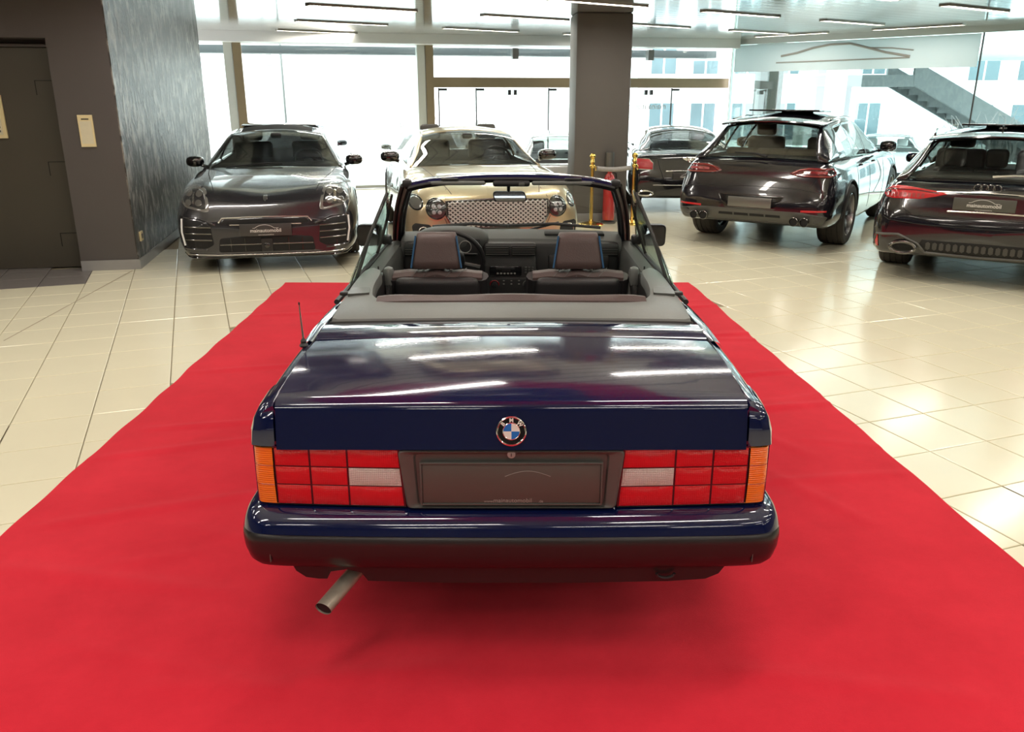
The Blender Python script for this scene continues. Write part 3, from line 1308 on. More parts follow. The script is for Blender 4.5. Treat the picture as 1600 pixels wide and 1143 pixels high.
def place_lamps():
    spots, ms = build_lamps()
    rows = {}
    for p, a in spots:
        key = 99.0 if a < 0 else round(p.dot(LN), 1)
        rows.setdefault(key, []).append((p, a))
    names = {15.0: 'in the row nearest the shop windows', 12.9: 'in the second row from the shop windows', 10.6: 'in the third row from the shop windows', 10.5: 'in the third row from the shop windows', 8.3: 'in the row just before the column', 8.4: 'in the row just before the column', 99.0: 'along the angled glass wall'}
    order = ('leftmost', 'second', 'third', 'fourth', 'fifth', 'sixth', 'seventh')
    for key, row in rows.items():
        row.sort(key=lambda q: q[0].x)
        k = 0
        for p, a in row:
            seen = key in names and p.y > 10.2 and abs(p.x) < p.y * 0.6
            if seen:
                lb = '%s slim louvred strip lamp %s' % (order[min(k, 6)], names[key])
                k += 1
            else:
                lb = 'louvred strip lamp in the ceiling outside the picture'
            o = empty('ceiling_lamp', (p.x, p.y, CEIL), a, lb, 'ceiling lamp', 'louvred strip lamps in the ceiling')
            for m_ in ms:
                link(bpy.data.objects.new(m_.name, m_), o)


place_lamps()

# ------------------------------------------------------------------ column
colm = empty('column', (1.26, 12.58, 0), radians(4))
tag(colm, 'square grey column standing behind the rope barrier', None, None, 'structure')
MB().box((0, 0, CEIL / 2), (0.78, 0.66, CEIL), 0.03).build('shaft', 'column_grey', colm)
MB().box((0, 0, 0.06), (0.82, 0.70, 0.12), 0.008).build('plinth', 'skirting_grey', colm)

# ------------------------------------------------------------------ window walls
WP, WV = Vector((-5.1, 16.2, 0)), Vector((0.968, 0.25, 0))
WNn = Vector((-0.25, 0.968, 0))


def wrot():
    return Matrix.Rotation(atan2(WV.y, WV.x), 3, 'Z')


def wpos(s_, n_, z):
    return WP + WV * s_ + WNn * n_ + Vector((0, 0, z))


def winbox(mb, s0, s1, n0, n1, z0, z1):
    P = [wpos(a, b, c) for a in (s0, s1) for b in (n0, n1) for c in (z0, z1)]
    mb.add(P, [(0, 1, 3, 2), (4, 6, 7, 5), (0, 4, 5, 1), (2, 3, 7, 6), (0, 2, 6, 4), (1, 5, 7, 3)])
    return mb


S1, S2, S3 = 0.02, 3.54, 10.02   # left post, double post, corner
SD = [3.80, 4.55, 6.05, 7.55, 8.75, 9.75]   # door leaf edges
fa = MB()
winbox(fa, -3.6, 9.95, -0.55, 0.1, 2.655, CEIL - 0.001)
tag(fa.build('trim_1', 'white_fascia', None, False), 'white bulkhead above the shop windows', None, None, 'structure')


def window(nm, label):
    o = empty(nm)
    return tag(o, label, None, None, 'structure')


win = window('window_1', 'tall shop window at the left between the bronze posts')
winbox(MB(), -3.5, S1 - 0.16, 0, 0.012, 0.05, 2.655).build('pane', 'window_glass', win, False)
winbox(MB(), S1 + 0.16, S2 - 0.16, 0, 0.012, 0.05, 2.655).build('pane', 'window_glass', win, False)
for s_ in (S1, S2):
    winbox(MB(), s_ - 0.16, s_ - 0.01, -0.10, 0.10, 0, 2.655).build('post', 'alu_frame', win, False)
    winbox(MB(), s_ + 0.00, s_ + 0.15, -0.13, 0.10, 0, 2.655).build('post', 'bronze_frame', win, False)
winbox(MB(), -3.5, S2, -0.05, 0.06, 0, 0.06).build('sill', 'alu_frame', win, False)
win = window('window_2', 'glazed entrance front with bronze transom and glass doors')
winbox(MB(), S2 + 0.15, S3, -0.06, 0.08, 1.89, 2.08).build('transom', 'bronze_frame', win, False)
for a, b in ((S2 + 0.15, 6.7), (6.71, S3)):
    winbox(MB(), a, b, 0, 0.012, 2.08, 2.655).build('pane', 'window_glass', win, False)
for i in range(len(SD) - 1):
    lf = winbox(MB(), SD[i] + 0.008, SD[i + 1] - 0.008, 0, 0.012, 0.02, 1.885).build('door_leaf', 'window_glass', win, False)
    winbox(MB(), SD[i] - 0.012, SD[i] + 0.010, -0.006, 0.018, 0.02, 1.885).build('door_seal', 'rubber', lf, False)
    e = SD[i]
    winbox(MB(), e + 0.0, e + 0.16, -0.03, 0.04, 1.83, 1.875).build('door_hinge', 'black_plastic', lf, False)
for s_ in (5.22, 5.34, 8.15, 8.27):
    winbox(MB(), s_ - 0.03, s_ + 0.03, -0.06, 0.0, 1.75, 1.85).build('door_closer', 'black_plastic', win, False)
mt = Matrix.Translation(wpos(8.12, -0.004, 1.52)) @ Matrix.Rotation(atan2(WV.y, WV.x) + pi, 4, 'Z') @ Matrix.Rotation(pi / 2, 4, 'X')
text('mainautomobil', 'door_lettering', 'grey_print', win, 0.17, mt, 0.001)
for s_ in (5.3, 8.15):
    b_ = winbox(MB(), s_ - 0.06, s_ + 0.06, -0.22, -0.08, 2.42, 2.62)
    o = b_.build('door_sensor', 'steel_grey', None, False)
    tag(o, 'small grey sensor box above the glass doors %s' % ('left of the column' if s_ < 6 else 'right of the column'), 'sensor')
gr = empty('sunblind_grille', wpos(3, 0.5, 2.45))
tag(gr, 'grey slatted soffit grille hanging outside above the shop windows', 'grille')
for k in range(5):
    g_ = winbox(MB(), -3.5, 9.9, 0.35 + 0.1 * k, 0.43 + 0.1 * k, 2.50, 2.64)
    o = g_.build('slat', 'grille_grey', None, False)
    o.parent = gr
    o.matrix_parent_inverse = Matrix.Translation(gr.location).inverted()

# angled glass wall on the right
RC, RD = Vector((4.62, 18.45, 0)), Vector((0.6305, -0.7762, 0))
RN = Vector((0.7762, 0.6305, 0))


def rbox(mb, s0, s1, n0, n1, z0, z1):
    P = [RC + RD * a + RN * b + Vector((0, 0, c)) for a in (s0, s1) for b in (n0, n1) for c in (z0, z1)]
    mb.add(P, [(0, 1, 3, 2), (4, 6, 7, 5), (0, 4, 5, 1), (2, 3, 7, 6), (0, 2, 6, 4), (1, 5, 7, 3)])
    return mb


win = window('window_3', 'large frameless glass pane at the right carrying a car outline')
rbox(MB(), 0.0, 4.92, 0, 0.014, 0.03, CEIL - 0.10).build('pane', 'teal_glass', win, False)
rbox(MB(), 4.95, 7.2, 0, 0.014, 0.03, CEIL - 0.10).build('pane', 'teal_glass', win, False)
rbox(MB(), 0.0, 7.2, -0.03, 0.05, CEIL - 0.10, CEIL).build('top_rail', 'alu_frame', win, False)
rbox(MB(), 0.0, 7.2, -0.03, 0.05, 0.0, 0.04).build('sill', 'alu_frame', win, False)
rbox(MB(), 4.925, 4.945, -0.004, 0.02, 0.03, CEIL - 0.1).build('joint', 'rubber', win, False)
rbox(MB(), -0.02, 0.0, -0.03, 0.04, 0.03, CEIL - 0.1).build('joint', 'alu_frame', win, False)


def film_material():
    m = bpy.data.materials.new('white_film')
    m.use_nodes = True
    nt = m.node_tree
    nt.nodes.clear()
    o_ = nt.nodes.new('ShaderNodeOutputMaterial')
    t = nt.nodes.new('ShaderNodeBsdfTranslucent')
    t.inputs[0].default_value = (0.62, 0.66, 0.66, 1)
    d_ = nt.nodes.new('ShaderNodeBsdfDiffuse')
    d_.inputs[0].default_value = (0.75, 0.77, 0.77, 1)
    mx = nt.nodes.new('ShaderNodeMixShader')
    nt.links.new(t.outputs[0], mx.inputs[1])
    nt.links.new(d_.outputs[0], mx.inputs[2])
    nt.links.new(mx.outputs[0], o_.inputs[0])
    M['white_film'] = m


film_material()
rbox(MB(), 0.04, 4.90, -0.004, -0.001, 2.20, CEIL - 0.11).build('frosted_film', 'white_film', win, False)


def rp(s_, z):
    return RC + RD * s_ + RN * -0.006 + Vector((0, 0, z))


lg = MB()
arc = [(1.15, 2.48), (1.5, 2.53), (1.85, 2.61), (2.2, 2.655), (2.6, 2.655), (2.95, 2.57), (3.3, 2.48), (3.75, 2.40)]
lg.tube([rp(*q) for q in arc], 0.022, 6)
lg.tube([rp(1.05, 2.36), rp(3.75, 2.38)], 0.014, 6)
lg.tube([rp(2.95, 2.57), rp(3.4, 2.55), rp(3.8, 2.50)], 0.012, 6)
lg.build('car_outline', 'grey_print', win)

# ------------------------------------------------------------------ outside
GZ = -0.30
out = mobj('street_ground', [(-60, 15, GZ), (60, 9, GZ), (60, 80, GZ), (-60, 80, GZ)], [(0, 1, 2, 3)], 'concrete', None, False)
tag(out, 'pale paved street outside the shop windows', None, None, 'structure')


def facade(name, label, x0, x1, y, z0, z1, cols, rows_, ww, wh, m='render_white', rz=0.0, skip=()):
    r = empty(name, (x0, y, GZ), rz, label, 'building')
    L_ = x1 - x0
    MB().box((L_ / 2, 0.5, (z0 + z1) / 2 - GZ), (L_, 1.0, z1 - z0)).build('wall', m, r, False)
    for i in range(cols):
        for j_ in range(rows_):
            if (i, j_) in skip:
                continue
            cx = L_ * (i + 0.5) / cols
            cz = (z1 - z0) * (j_ + 0.5) / rows_ + z0 - GZ
            f_ = MB().box((cx, -0.02, cz), (ww + 0.16, 0.08, wh + 0.16)).build('window_frame', 'white_fascia', r, False)
            MB().box((cx, -0.07, cz), (ww, 0.03, wh)).build('pane', 'facade_glass', f_, False)
            MB().box((cx, -0.09, cz), (0.06, 0.03, wh)).build('glazing_bar', 'white_fascia', f_, False)
    return r


facade('house', 'white house with rows of blue windows seen through the entrance doors', 4.6, 13.4, 31.0, GZ, 6.4, 6, 3, 0.85, 1.25)
facade('house', 'white house with blue windows behind the outside stairs', 15.2, 27, 30.0, GZ, 6, 7, 3, 1.0, 1.3)
facade('house', 'blown-out plain white house filling the left windows', -24, 3.6, 36.0, GZ, 9, 1, 1, 0.1, 0.1, skip=((0, 0),))


def ext_post(x, y, w_, d_, z1, m, label):
    o = MB().box((x, y, (z1 + GZ) / 2), (w_, d_, z1 - GZ), 0.02).build('street_pillar', m)
    tag(o, label, 'pillar')


ext_post(5.62, 19.2, 0.50, 0.45, 3.2, 'ext_beige', 'beige pillar outside at the corner of the glass wall')
ext_post(6.75, 20.3, 0.16, 0.3, 3.2, 'alu_frame', 'slim grey pillar outside beside the beige pillar')
ext_post(9.85, 15.4, 0.45, 0.45, 3.2, 'ext_beige', 'beige pillar outside behind the rightmost pane')
ext_post(8.5, 23.0, 0.4, 0.5, 3.5, 'render_white', 'white pillar in front of the outside stairs')
cn = MB().box((11.5, 22.5, 3.2), (13, 5.0, 1.1)).build('entrance_canopy', 'render_white')
tag(cn, 'white canopy slab outside above the stairs', 'canopy')
st = empty('outside_stairs', (11.6, 24.5, GZ), 0, 'white outside staircase with slanting parapets beyond the right glass wall', 'stairs')
for k in range(14):
    MB().box((k * 0.30 - 0.6, 0, 2.45 - k * 0.165), (0.32, 1.6, 0.17)).build('step', 'stair_grey', st, False)
for dy in (-0.85, 0.85):
    MB().prism([(-0.8, 2.9), (-0.8, 2.3), (3.8, -0.1), (3.8, 0.55)], dy - 0.06, dy + 0.06, 'y').build('parapet', 'stair_grey', st, False)
MB().box((-1.9, 0, 2.4), (2.3, 1.8, 0.3)).build('landing', 'stair_grey', st, False)
MB().box((-2.6, 0, 1.2), (0.4, 1.6, 2.2)).build('support', 'facade_dark', st, False)
sg = empty('parking_sign', (-6.65, 24.0, GZ), 0, 'pale square sign with a letter standing in the street', 'sign')
MB().box((0, 0, 1.6), (0.05, 0.05, 3.2)).build('post', 'alu_frame', sg)
MB().box((0, -0.04, 2.95), (0.32, 0.02, 0.36), 0.01).build('board', 'grey_print', sg)
text('R', 'letter', 'white_print', sg, 0.34, face_matrix(0, -0.052, 2.95, 'rear'), 0.002)
po = MB().tube([(-5.85, 22.5, GZ), (-5.85, 22.5, 3.4)], 0.035, 8).build('street_pole', 'steel_grey')
tag(po, 'thin grey street pole behind the left shop window', 'pole')


def shrub(x, y, z, label, seed, w_=1.2, h_=1.0):
    random.seed(seed)
    mb = MB()
    for k in range(46):
        a = random.uniform(0, 2 * pi)
        p = Vector((x + random.uniform(-w_, w_), y + random.uniform(-0.3, 0.3), GZ + random.uniform(0.1, 0.3)))
        q = p + Vector((random.uniform(-0.3, 0.3), 0, random.uniform(0.5, 1.0) * h_))
        r_ = q + Vector((random.uniform(-0.25, 0.25), 0, random.uniform(0.05, 0.4)))
        mb.tube([p, q, r_], [0.02, 0.012, 0.005], 4)
    tag(mb.build('bare_shrub', 'twig', None), label, 'shrub')


shrub(-3.0, 28, 0, 'bare twiggy shrub outside between the left cars', 3, 2.2, 1.6)
shrub(11.6, 21.2, 0, 'bare twiggy shrub outside beyond the black suv', 5, 0.9, 1.2)

# ------------------------------------------------------------------ rope barrier and extinguisher


def stanchion(x, y, label):
    r = empty('rope_stanchion', (x, y, 0), 0, label, 'stanchion', 'brass rope stanchions')
    mb = MB()
    n = 40
    rows_ = []
    for (rr, z, amp) in ((0.165, 0.0, 0.012), (0.17, 0.012, 0.012), (0.15, 0.03, 0.010), (0.09, 0.045, 0.004), (0.035, 0.06, 0), (0.026, 0.09, 0)):
        rows_.append([((rr + amp * cos(12 * 2 * pi * k / n)) * cos(2 * pi * k / n), (rr + amp * cos(12 * 2 * pi * k / n)) * sin(2 * pi * k / n), z) for k in range(n)])
    mb.grid(rows_, True)
    mb.f.append(tuple(range(n)))
    mb.build('base', 'brass', r)
    MB().lathe([(0.024, 0.06), (0.024, 0.86), (0.03, 0.865), (0.03, 0.89), (0.024, 0.90), (0.03, 0.905), (0.018, 0.925)], 20).build('pole', 'brass', r)
    MB().ball((0, 0, 0.955), (0.042, 0.042, 0.042), 18, 12).build('finial', 'brass', r)
    rg = MB()
    rg.lathe([(0.034, 0.80), (0.040, 0.81), (0.040, 0.83), (0.034, 0.84)], 20)
    rg.box((0.045, 0, 0.79), (0.02, 0.02, 0.06), 0.004)
    rg.build('rope_ring', 'brass', r)


stanchion(1.13, 11.87, 'brass stanchion with scalloped base seen through the convertible windscreen')
stanchion(1.735, 12.02, 'brass stanchion standing at the right end of the grey rope')
rp_ = []
for k in range(17):
    t = k / 16
    rp_.append((1.19 + 0.485 * t, 11.885 + 0.12 * t, 0.79 - 0.02 * sin(pi * t)))
o = MB().tube(rp_, 0.032, 12).build('barrier_rope', 'rope_grey')
tag(o, 'thick grey plush rope hung between the two brass stanchions', 'rope')
ex = empty('fire_extinguisher', (1.40, 12.10, 0), 0, 'red fire extinguisher on a grey stand in front of the column', 'extinguisher')
MB().lathe([(0.001, 0.05), (0.085, 0.05), (0.088, 0.08), (0.088, 0.60), (0.06, 0.68), (0.03, 0.71), (0.03, 0.74), (0.001, 0.74)], 24).build('cylinder', 'extinguisher_red', ex)
MB().box((0, -0.03, 0.76), (0.03, 0.14, 0.03), 0.006).build('valve_lever', 'black_plastic', ex)
MB().tube([(0.02, 0, 0.74), (0.09, 0, 0.70), (0.11, 0, 0.5), (0.105, 0, 0.3)], 0.012, 8).build('hose', 'rubber', ex)
MB().lathe([(0.001, 0.0), (0.11, 0.0), (0.11, 0.02), (0.02, 0.04), (0.02, 0.05)], 24).build('stand_foot', 'steel_grey', ex)
st_ = MB().tube([(0.03, 0.12, 0.02), (0.03, 0.12, 0.80)], 0.015, 8)
st_.lathe([(0.001, 0.78), (0.065, 0.78), (0.065, 0.99), (0.055, 0.99), (0.055, 0.97), (0.001, 0.97)], 20, c=(0.0, 0.08, 0))
st_.build('stand', 'steel_grey', ex)

# ------------------------------------------------------------------ the navy convertible


def sweep(path, prof, closed_prof=False):
    """path: plan points (x, y, nx, ny); prof: (out, z)"""
    return MB().grid([[(x + nx * o, y + ny * o, z) for (o, z) in prof] for (x, y, nx, ny) in path], closed_prof)


def plan_path(half, cut=None):
    """half: plan points from the side (x>0) to the centre line; mirrored to the left, with outward normals"""
    P = [Vector(p) for p in half] + [Vector((-p[0], p[1])) for p in half[-2::-1]]
    out = []
    for i, p in enumerate(P):
        t = P[min(i + 1, len(P) - 1)] - P[max(i - 1, 0)]
        n = Vector((t.y, -t.x)).normalized()
        if n.dot(p - Vector((0, 1.6))) < 0:
            n = -n
        out.append((p.x, p.y, n.x, n.y))
    return out


def curve_plan(pts, n=6):
    """smooth a plan polyline (Catmull-Rom)"""
    out = []
    P = [Vector(p) for p in pts]
    for i in range(len(P) - 1):
        p0, p1, p2, p3 = P[max(i - 1, 0)], P[i], P[i + 1], P[min(i + 2, len(P) - 1)]
        for j in range(n):
            t = j / n
            out.append(0.5 * ((2 * p1) + (p2 - p0) * t + (2 * p0 - 5 * p1 + 4 * p2 - p3) * t * t + (3 * p1 - p0 - 3 * p2 + p3) * t ** 3))
    out.append(P[-1])
    return [tuple(p) for p in out]


def hero():
    def sec(y, z0, xl, xm, zm, xsh, zsh, xe, ze, zc, step=0.016):
        return (y, [(xl - 0.06, z0, 0.04), (xl, z0 + 0.10, 0.06), (xm, zm, 0.10), (xsh, zsh, 0.035), (xe, ze, 0.006), (xe - 0.003, ze - step, 0.001), (0, zc - step, 0)])
    secs = [
        sec(0.085, 0.36, 0.74, 0.785, 0.62, 0.758, 0.862, 0.722, 0.882, 0.893),
        sec(0.12, 0.34, 0.77, 0.803, 0.62, 0.768, 0.872, 0.721, 0.892, 0.905),
        sec(0.30, 0.30, 0.79, 0.815, 0.63, 0.766, 0.892, 0.716, 0.914, 0.932),
        sec(0.60, 0.28, 0.80, 0.822, 0.64, 0.760, 0.908, 0.712, 0.932, 0.948),
        sec(0.95, 0.27, 0.80, 0.824, 0.64, 0.770, 0.898, 0.725, 0.924, 0.940),
        sec(1.50, 0.26, 0.80, 0.824, 0.64, 0.785, 0.872, 0.745, 0.896, 0.905),
        sec(2.60, 0.26, 0.80, 0.822, 0.64, 0.785, 0.870, 0.740, 0.896, 0.905),
        sec(2.95, 0.26, 0.80, 0.82, 0.64, 0.77, 0.865, 0.72, 0.885, 0.90, 0.002),
        sec(3.60, 0.27, 0.79, 0.815, 0.62, 0.755, 0.82, 0.70, 0.84, 0.855, 0.002),
        sec(4.05, 0.32, 0.76, 0.79, 0.58, 0.74, 0.76, 0.68, 0.78, 0.795, 0.002),
        sec(4.20, 0.36, 0.72, 0.76, 0.56, 0.72, 0.72, 0.66, 0.74, 0.75, 0.002)]
    c = Car('convertible_car', 'dark navy open-top convertible seen from behind on the red carpet', (0, 2.27, 0.010), 0, 4.2, secs, 'navy_paint',
            wheels=[(1.02, 0.305, 0.20, 0.70), (3.56, 0.305, 0.20, 0.70)], bulge=(0.0, 0.02))
    R = c.root

    def cls(p, n):
        if p.y > 2.96 and n.z > 0.6 and abs(p.x) < 0.70:
            return ('hood', 'navy_paint')
        if 1.62 < p.y < 2.80 and abs(p.x) > 0.70 and 0.34 < p.z < 0.9:
            return ('door', 'navy_paint')
        if 0.1 < p.y < 1.13 and abs(p.x) < 0.715 and n.z > 0.7 and p.z > 0.7:
            return ('boot_gutter', 'matt_black')
        return None
    c.body_build(cls, cuts=[((0, 2.04, 1.0), (1.30, 1.82, 1.2))])
    c.add_wheels('rim_grey', 14)

    # boot lid: top, rolled rear edge and upright rear face
    prof = [(0.598, 0.951), (0.50, 0.952), (0.40, 0.9495), (0.30, 0.943), (0.21, 0.933), (0.14, 0.920), (0.10, 0.910), (0.078, 0.903), (0.068, 0.896), (0.062, 0.886), (0.058, 0.870), (0.054, 0.845), (0.047, 0.81), (0.041, 0.78), (0.036, 0.757)]
    rows = []
    nx = 28
    for (y, z) in prof:
        row = []
        xe = 0.716 - 0.012 * min(1, max(0, (y - 0.06) / 0.54))
        for i in range(nx + 1):
            u = -1 + 2 * i / nx
            zz = z - (0.018 if y > 0.1 else 0.010) * u * u
            yy = y + 0.022 * u * u * max(0, 1 - (y - 0.058) / 0.25)
            row.append((u * xe, yy, zz))
        rows.append(row)
    lid = MB().grid(rows)
    k = nx + 1
    m = len(rows)
    edge = list(range(k)) + [(r + 1) * k - 1 for r in range(1, m)] + [(m - 1) * k + i for i in range(nx - 1, -1, -1)] + [r * k for r in range(m - 2, 0, -1)]
    n0 = len(lid.v)
    for i in edge:
        v = lid.v[i].copy()
        r_ = i // k
        v += Vector((-math.copysign(0.004, v.x) if abs(v.x) > 0.69 else 0, 0.012 if r_ > 8 else (-0.004 if r_ == 0 else 0), -0.014 if r_ <= 8 else 0.0))
        lid.v.append(v)
    q = len(edge)
    lid.f += [(edge[i], edge[(i + 1) % q], n0 + (i + 1) % q, n0 + i) for i in range(q)]
    lid.build('boot_lid', 'navy_paint', R, True, 50)

    # round maker's badge
    by, bz = 0.045, 0.815
    b = MB().lathe([(0.0, 0.004), (0.041, 0.004), (0.042, 0.006), (0.0415, -0.001)], 40, 'y').xf(Matrix.Translation((0, by, bz)) @ Matrix.Diagonal((1, -1, 1, 1)))
    badge = b.build('badge', 'gloss_black', R, label='round black badge with blue and white quarters')
    ring = MB().tube([(0.043 * cos(2 * pi * k_ / 40), by - 0.003, bz + 0.043 * sin(2 * pi * k_ / 40)) for k_ in range(41)], 0.0028, 6, False)
    ring.build('badge_ring', 'chrome', badge)
    ring = MB().tube([(0.0255 * cos(2 * pi * k_ / 40), by - 0.005, bz + 0.0255 * sin(2 * pi * k_ / 40)) for k_ in range(41)], 0.0012, 6, False)
    ring.build('badge_ring', 'chrome', badge)
    for qd in range(4):
        a0 = qd * pi / 2
        arc = [(0, 0)] + [(0.025 * cos(a0 + pi / 2 * t / 8), 0.025 * sin(a0 + pi / 2 * t / 8)) for t in range(9)]
        MB().prism([(x, bz + z) for x, z in arc], by - 0.0055, by - 0.003).build('badge_quarter', 'badge_white' if qd % 2 == 0 else 'badge_blue', badge)
    badge.matrix_local = Matrix.Translation((0, by, bz)) @ Matrix.Rotation(radians(-11), 4, 'X') @ Matrix.Translation((0, -by, -bz))
    for ch, a in (('B', 138), ('M', 90), ('W', 42)):
        t = radians(a)
        mt = face_matrix(0.0335 * cos(t), by - 0.0062, bz + 0.0335 * sin(t), 'rear') @ Matrix.Rotation(t - pi / 2, 4, 'Z')
        text(ch, 'badge_letter', 'badge_white', badge, 0.0165, mt, 0.0006, bold=0.0006)

    # rear panel under the lid
    def yr(x):
        return 0.066 + 0.030 * (x / 0.8) ** 2
    rows = [[(x * 0.80 / 12, yr(x * 0.80 / 12) + d, z) for x in range(-12, 13)] for (d, z) in ((0.03, 0.765), (0.004, 0.757), (0.004, 0.55), (-0.004, 0.548), (-0.006, 0.52), (0.0, 0.49), (0.05, 0.48))]
    MB().grid(rows).build('rear_panel', 'navy_paint', R)

    # tail lamps
    def lens(name, m_, x0, x1, z0, z1, slant, sg, par, bulge=0.004, gap=0.0022):
        rows_ = []
        nx_, nz = 6, 4
        for (inset, dp) in ((0.0, 0.016), (0.0, -0.001), (0.0035, -bulge)):
            pass
        g = []
        for j_ in range(nz + 1):
            v = j_ / nz
            z = z0 + gap + (z1 - z0 - 2 * gap) * v
            row = []
            for i in range(nx_ + 1):
                u = i / nx_
                xa = x0 + gap + slant * (z - 0.56) / 0.187
                xb = x1 - gap
                x = xa + (xb - xa) * u
                e = min(u, 1 - u, v, 1 - v)
                row.append((sg * x, yr(x) - 0.013 - (bulge if e > 0.01 else 0.0), z))
            g.append(row)
        mb = MB().grid(g)
        kk = nx_ + 1
        ed = list(range(kk)) + [(r + 1) * kk - 1 for r in range(1, nz + 1)] + [nz * kk + i for i in range(nx_ - 1, -1, -1)] + [r * kk for r in range(nz - 1, 0, -1)]
        n0_ = len(mb.v)
        mb.v += [mb.v[i] + Vector((0, 0.02, 0)) for i in ed]
        mb.f += [(ed[i], ed[(i + 1) % len(ed)], n0_ + (i + 1) % len(ed), n0_ + i) for i in range(len(ed))]
        return mb.build(name, m_, par, True, 50)
    for sg in (-1, 1):
        hs = MB().grid([[(sg * (0.328 + 0.014 * (z - 0.56) / 0.187 + (0.408 - 0.014 * (z - 0.56) / 0.187) * i / 8), yr(0.328 + 0.408 * i / 8) + d, z) for i in range(9)] for (d, z) in ((0.02, 0.552), (-0.012, 0.553), (-0.012, 0.751), (0.02, 0.752))])
        lamp = hs.build('tail_lamp', 'gloss_black', R, label='tail lamp of red, white and amber lens blocks')
        zs = (0.556, 0.624, 0.686, 0.748)
        for (x0, x1, sl, mats) in ((0.332, 0.503, 0.014, ('lens_red', 'lens_white', 'lens_red')), (0.505, 0.620, 0.0, ('lens_red', 'lens_red', 'lens_red')), (0.622, 0.731, 0.0, ('lens_red', 'lens_red', 'lens_red'))):
            for r_ in range(3):
                lens('lens', mats[r_], x0, x1, zs[r_], zs[r_ + 1], sl, sg, lamp)
        pl = curve_plan([(0.734, yr(0.734) - 0.017), (0.765, yr(0.765) - 0.015), (0.789, 0.095 - 0.008), (0.803, 0.118), (0.810, 0.16), (0.813, 0.205)], 4)
        rows_ = []
        for (o_, z) in ((0.02, 0.558), (0.0, 0.559), (-0.001, 0.60), (-0.002, 0.65), (-0.001, 0.70), (0.0, 0.746), (0.02, 0.747)):
            rows_.append([(sg * (x - o_ * 0.8), y + o_ * 0.5, z) for (x, y) in pl])
        MB().grid(rows_).build('lens', 'lens_orange', lamp, label='amber indicator lens')
        for z in (0.624, 0.688):
            MB().tube([(sg * (x + 0.001), y - 0.002, z) for (x, y) in pl], 0.0012, 4).build('lens_joint', 'lens_deep_red', lamp)
        # corner infill of the wing above the lamp
        MB().tube([(sg * 0.735, yr(0.735) - 0.008, 0.752), (sg * 0.775, 0.09, 0.753), (sg * 0.80, 0.112, 0.753), (sg * 0.808, 0.19, 0.754)], 0.0035, 6).build('lamp_gasket', 'rubber', lamp)
        # wing end above the amber lens
        rr = []
        for (xo, yr_, z) in ((0.808, 0.064, 0.756), (0.803, 0.067, 0.80), (0.793, 0.072, 0.835), (0.780, 0.080, 0.860), (0.764, 0.094, 0.876), (0.745, 0.115, 0.885)):
            rr.append([(sg * x, y, z + dz) for (x, y, dz) in ((0.7215, yr_, 0.0), (0.5 * (0.7215 + xo), yr_ + 0.004, 0.0), (xo - 0.012, yr_ + 0.014, 0.0), (xo - 0.003, yr_ + 0.032, 0.001), (xo + 0.001, yr_ + 0.07, 0.003), (xo + 0.003, yr_ + 0.16, 0.008))])
        MB().grid(rr).build('wing_corner', 'navy_paint', R)

    # number plate recess and plate
    poly = [(-0.348, 0.752), (0.348, 0.752), (0.326, 0.553), (-0.326, 0.553)]
    pp = roundpoly([(-0.345, 0.75), (0.345, 0.75), (0.323, 0.555), (-0.323, 0.555)], 0.015, 4)
    inner = roundpoly([(-0.300, 0.738), (0.300, 0.738), (0.292, 0.558), (-0.292, 0.558)], 0.015, 4)
    rows = [[(x, 0.08, z) for x, z in pp], [(x, 0.048, z) for x, z in pp], [(x * 0.985, 0.044, (z - 0.65) * 0.97 + 0.65) for x, z in pp], [(x, 0.052, z) for x, z in inner], [(x * 0.98, 0.060, (z - 0.65) * 0.96 + 0.65) for x, z in inner]]
    fr = MB().grid(rows, True)
    fr.f.append(tuple(range(4 * len(pp), 5 * len(pp))))
    pan = fr.build('plate_surround', 'grey_trim', R)
    pl = c.box('licence_plate', (0, 0.050, 0.640), (0.55, 0.010, 0.135), 'plate_grey', 0.006)
    mb = MB()
    for sx in (-1, 1):
        mb.box((sx * 0.277, 0.047, 0.640), (0.006, 0.012, 0.142), 0.002)
    for sz in (-1, 1):
        mb.box((0, 0.047, 0.640 + sz * 0.069), (0.56, 0.012, 0.005), 0.002)
    mb.build('plate_holder', 'grey_trim', pan)
    text('www.', 'plate_lettering', 'grey_print', pl, 0.013, face_matrix(-0.085, 0.0445, 0.5805, 'rear'), 0.0004, align='LEFT')
    text('mainautomobil', 'plate_lettering', 'grey_print', pl, 0.020, face_matrix(-0.056, 0.0445, 0.583, 'rear'), 0.0004, align='LEFT')
    text('.de', 'plate_lettering', 'grey_print', pl, 0.013, face_matrix(0.083, 0.0445, 0.5805, 'rear'), 0.0004, align='LEFT')
    arc = [(-0.02 + 0.14 * t, 0.0446, 0.665 + 0.018 * sin(pi * t)) for t in [k_ / 10 for k_ in range(11)]]
    MB().tube(arc, 0.0008, 4).build('plate_emblem', 'grey_print', pl)
    lk = MB().lathe([(0.0, 0.0), (0.012, 0.0), (0.0125, 0.003), (0.0, 0.006)], 20, 'y').xf(Matrix.Translation((0, 0.05, 0.737)) @ Matrix.Diagonal((1, -1, 1, 1)))
    lko = lk.build('boot_lock', 'grey_print', R)
    MB().box((0, 0.0435, 0.737), (0.002, 0.002, 0.010)).build('key_slot', 'matt_black', lko)

    # rear bumper
    half = curve_plan([(0.846, 0.62), (0.853, 0.40), (0.855, 0.22), (0.850, 0.12), (0.828, 0.055), (0.775, 0.022), (0.62, 0.010), (0.30, 0.002), (0.0, 0.0)], 5)
    path = plan_path(half)
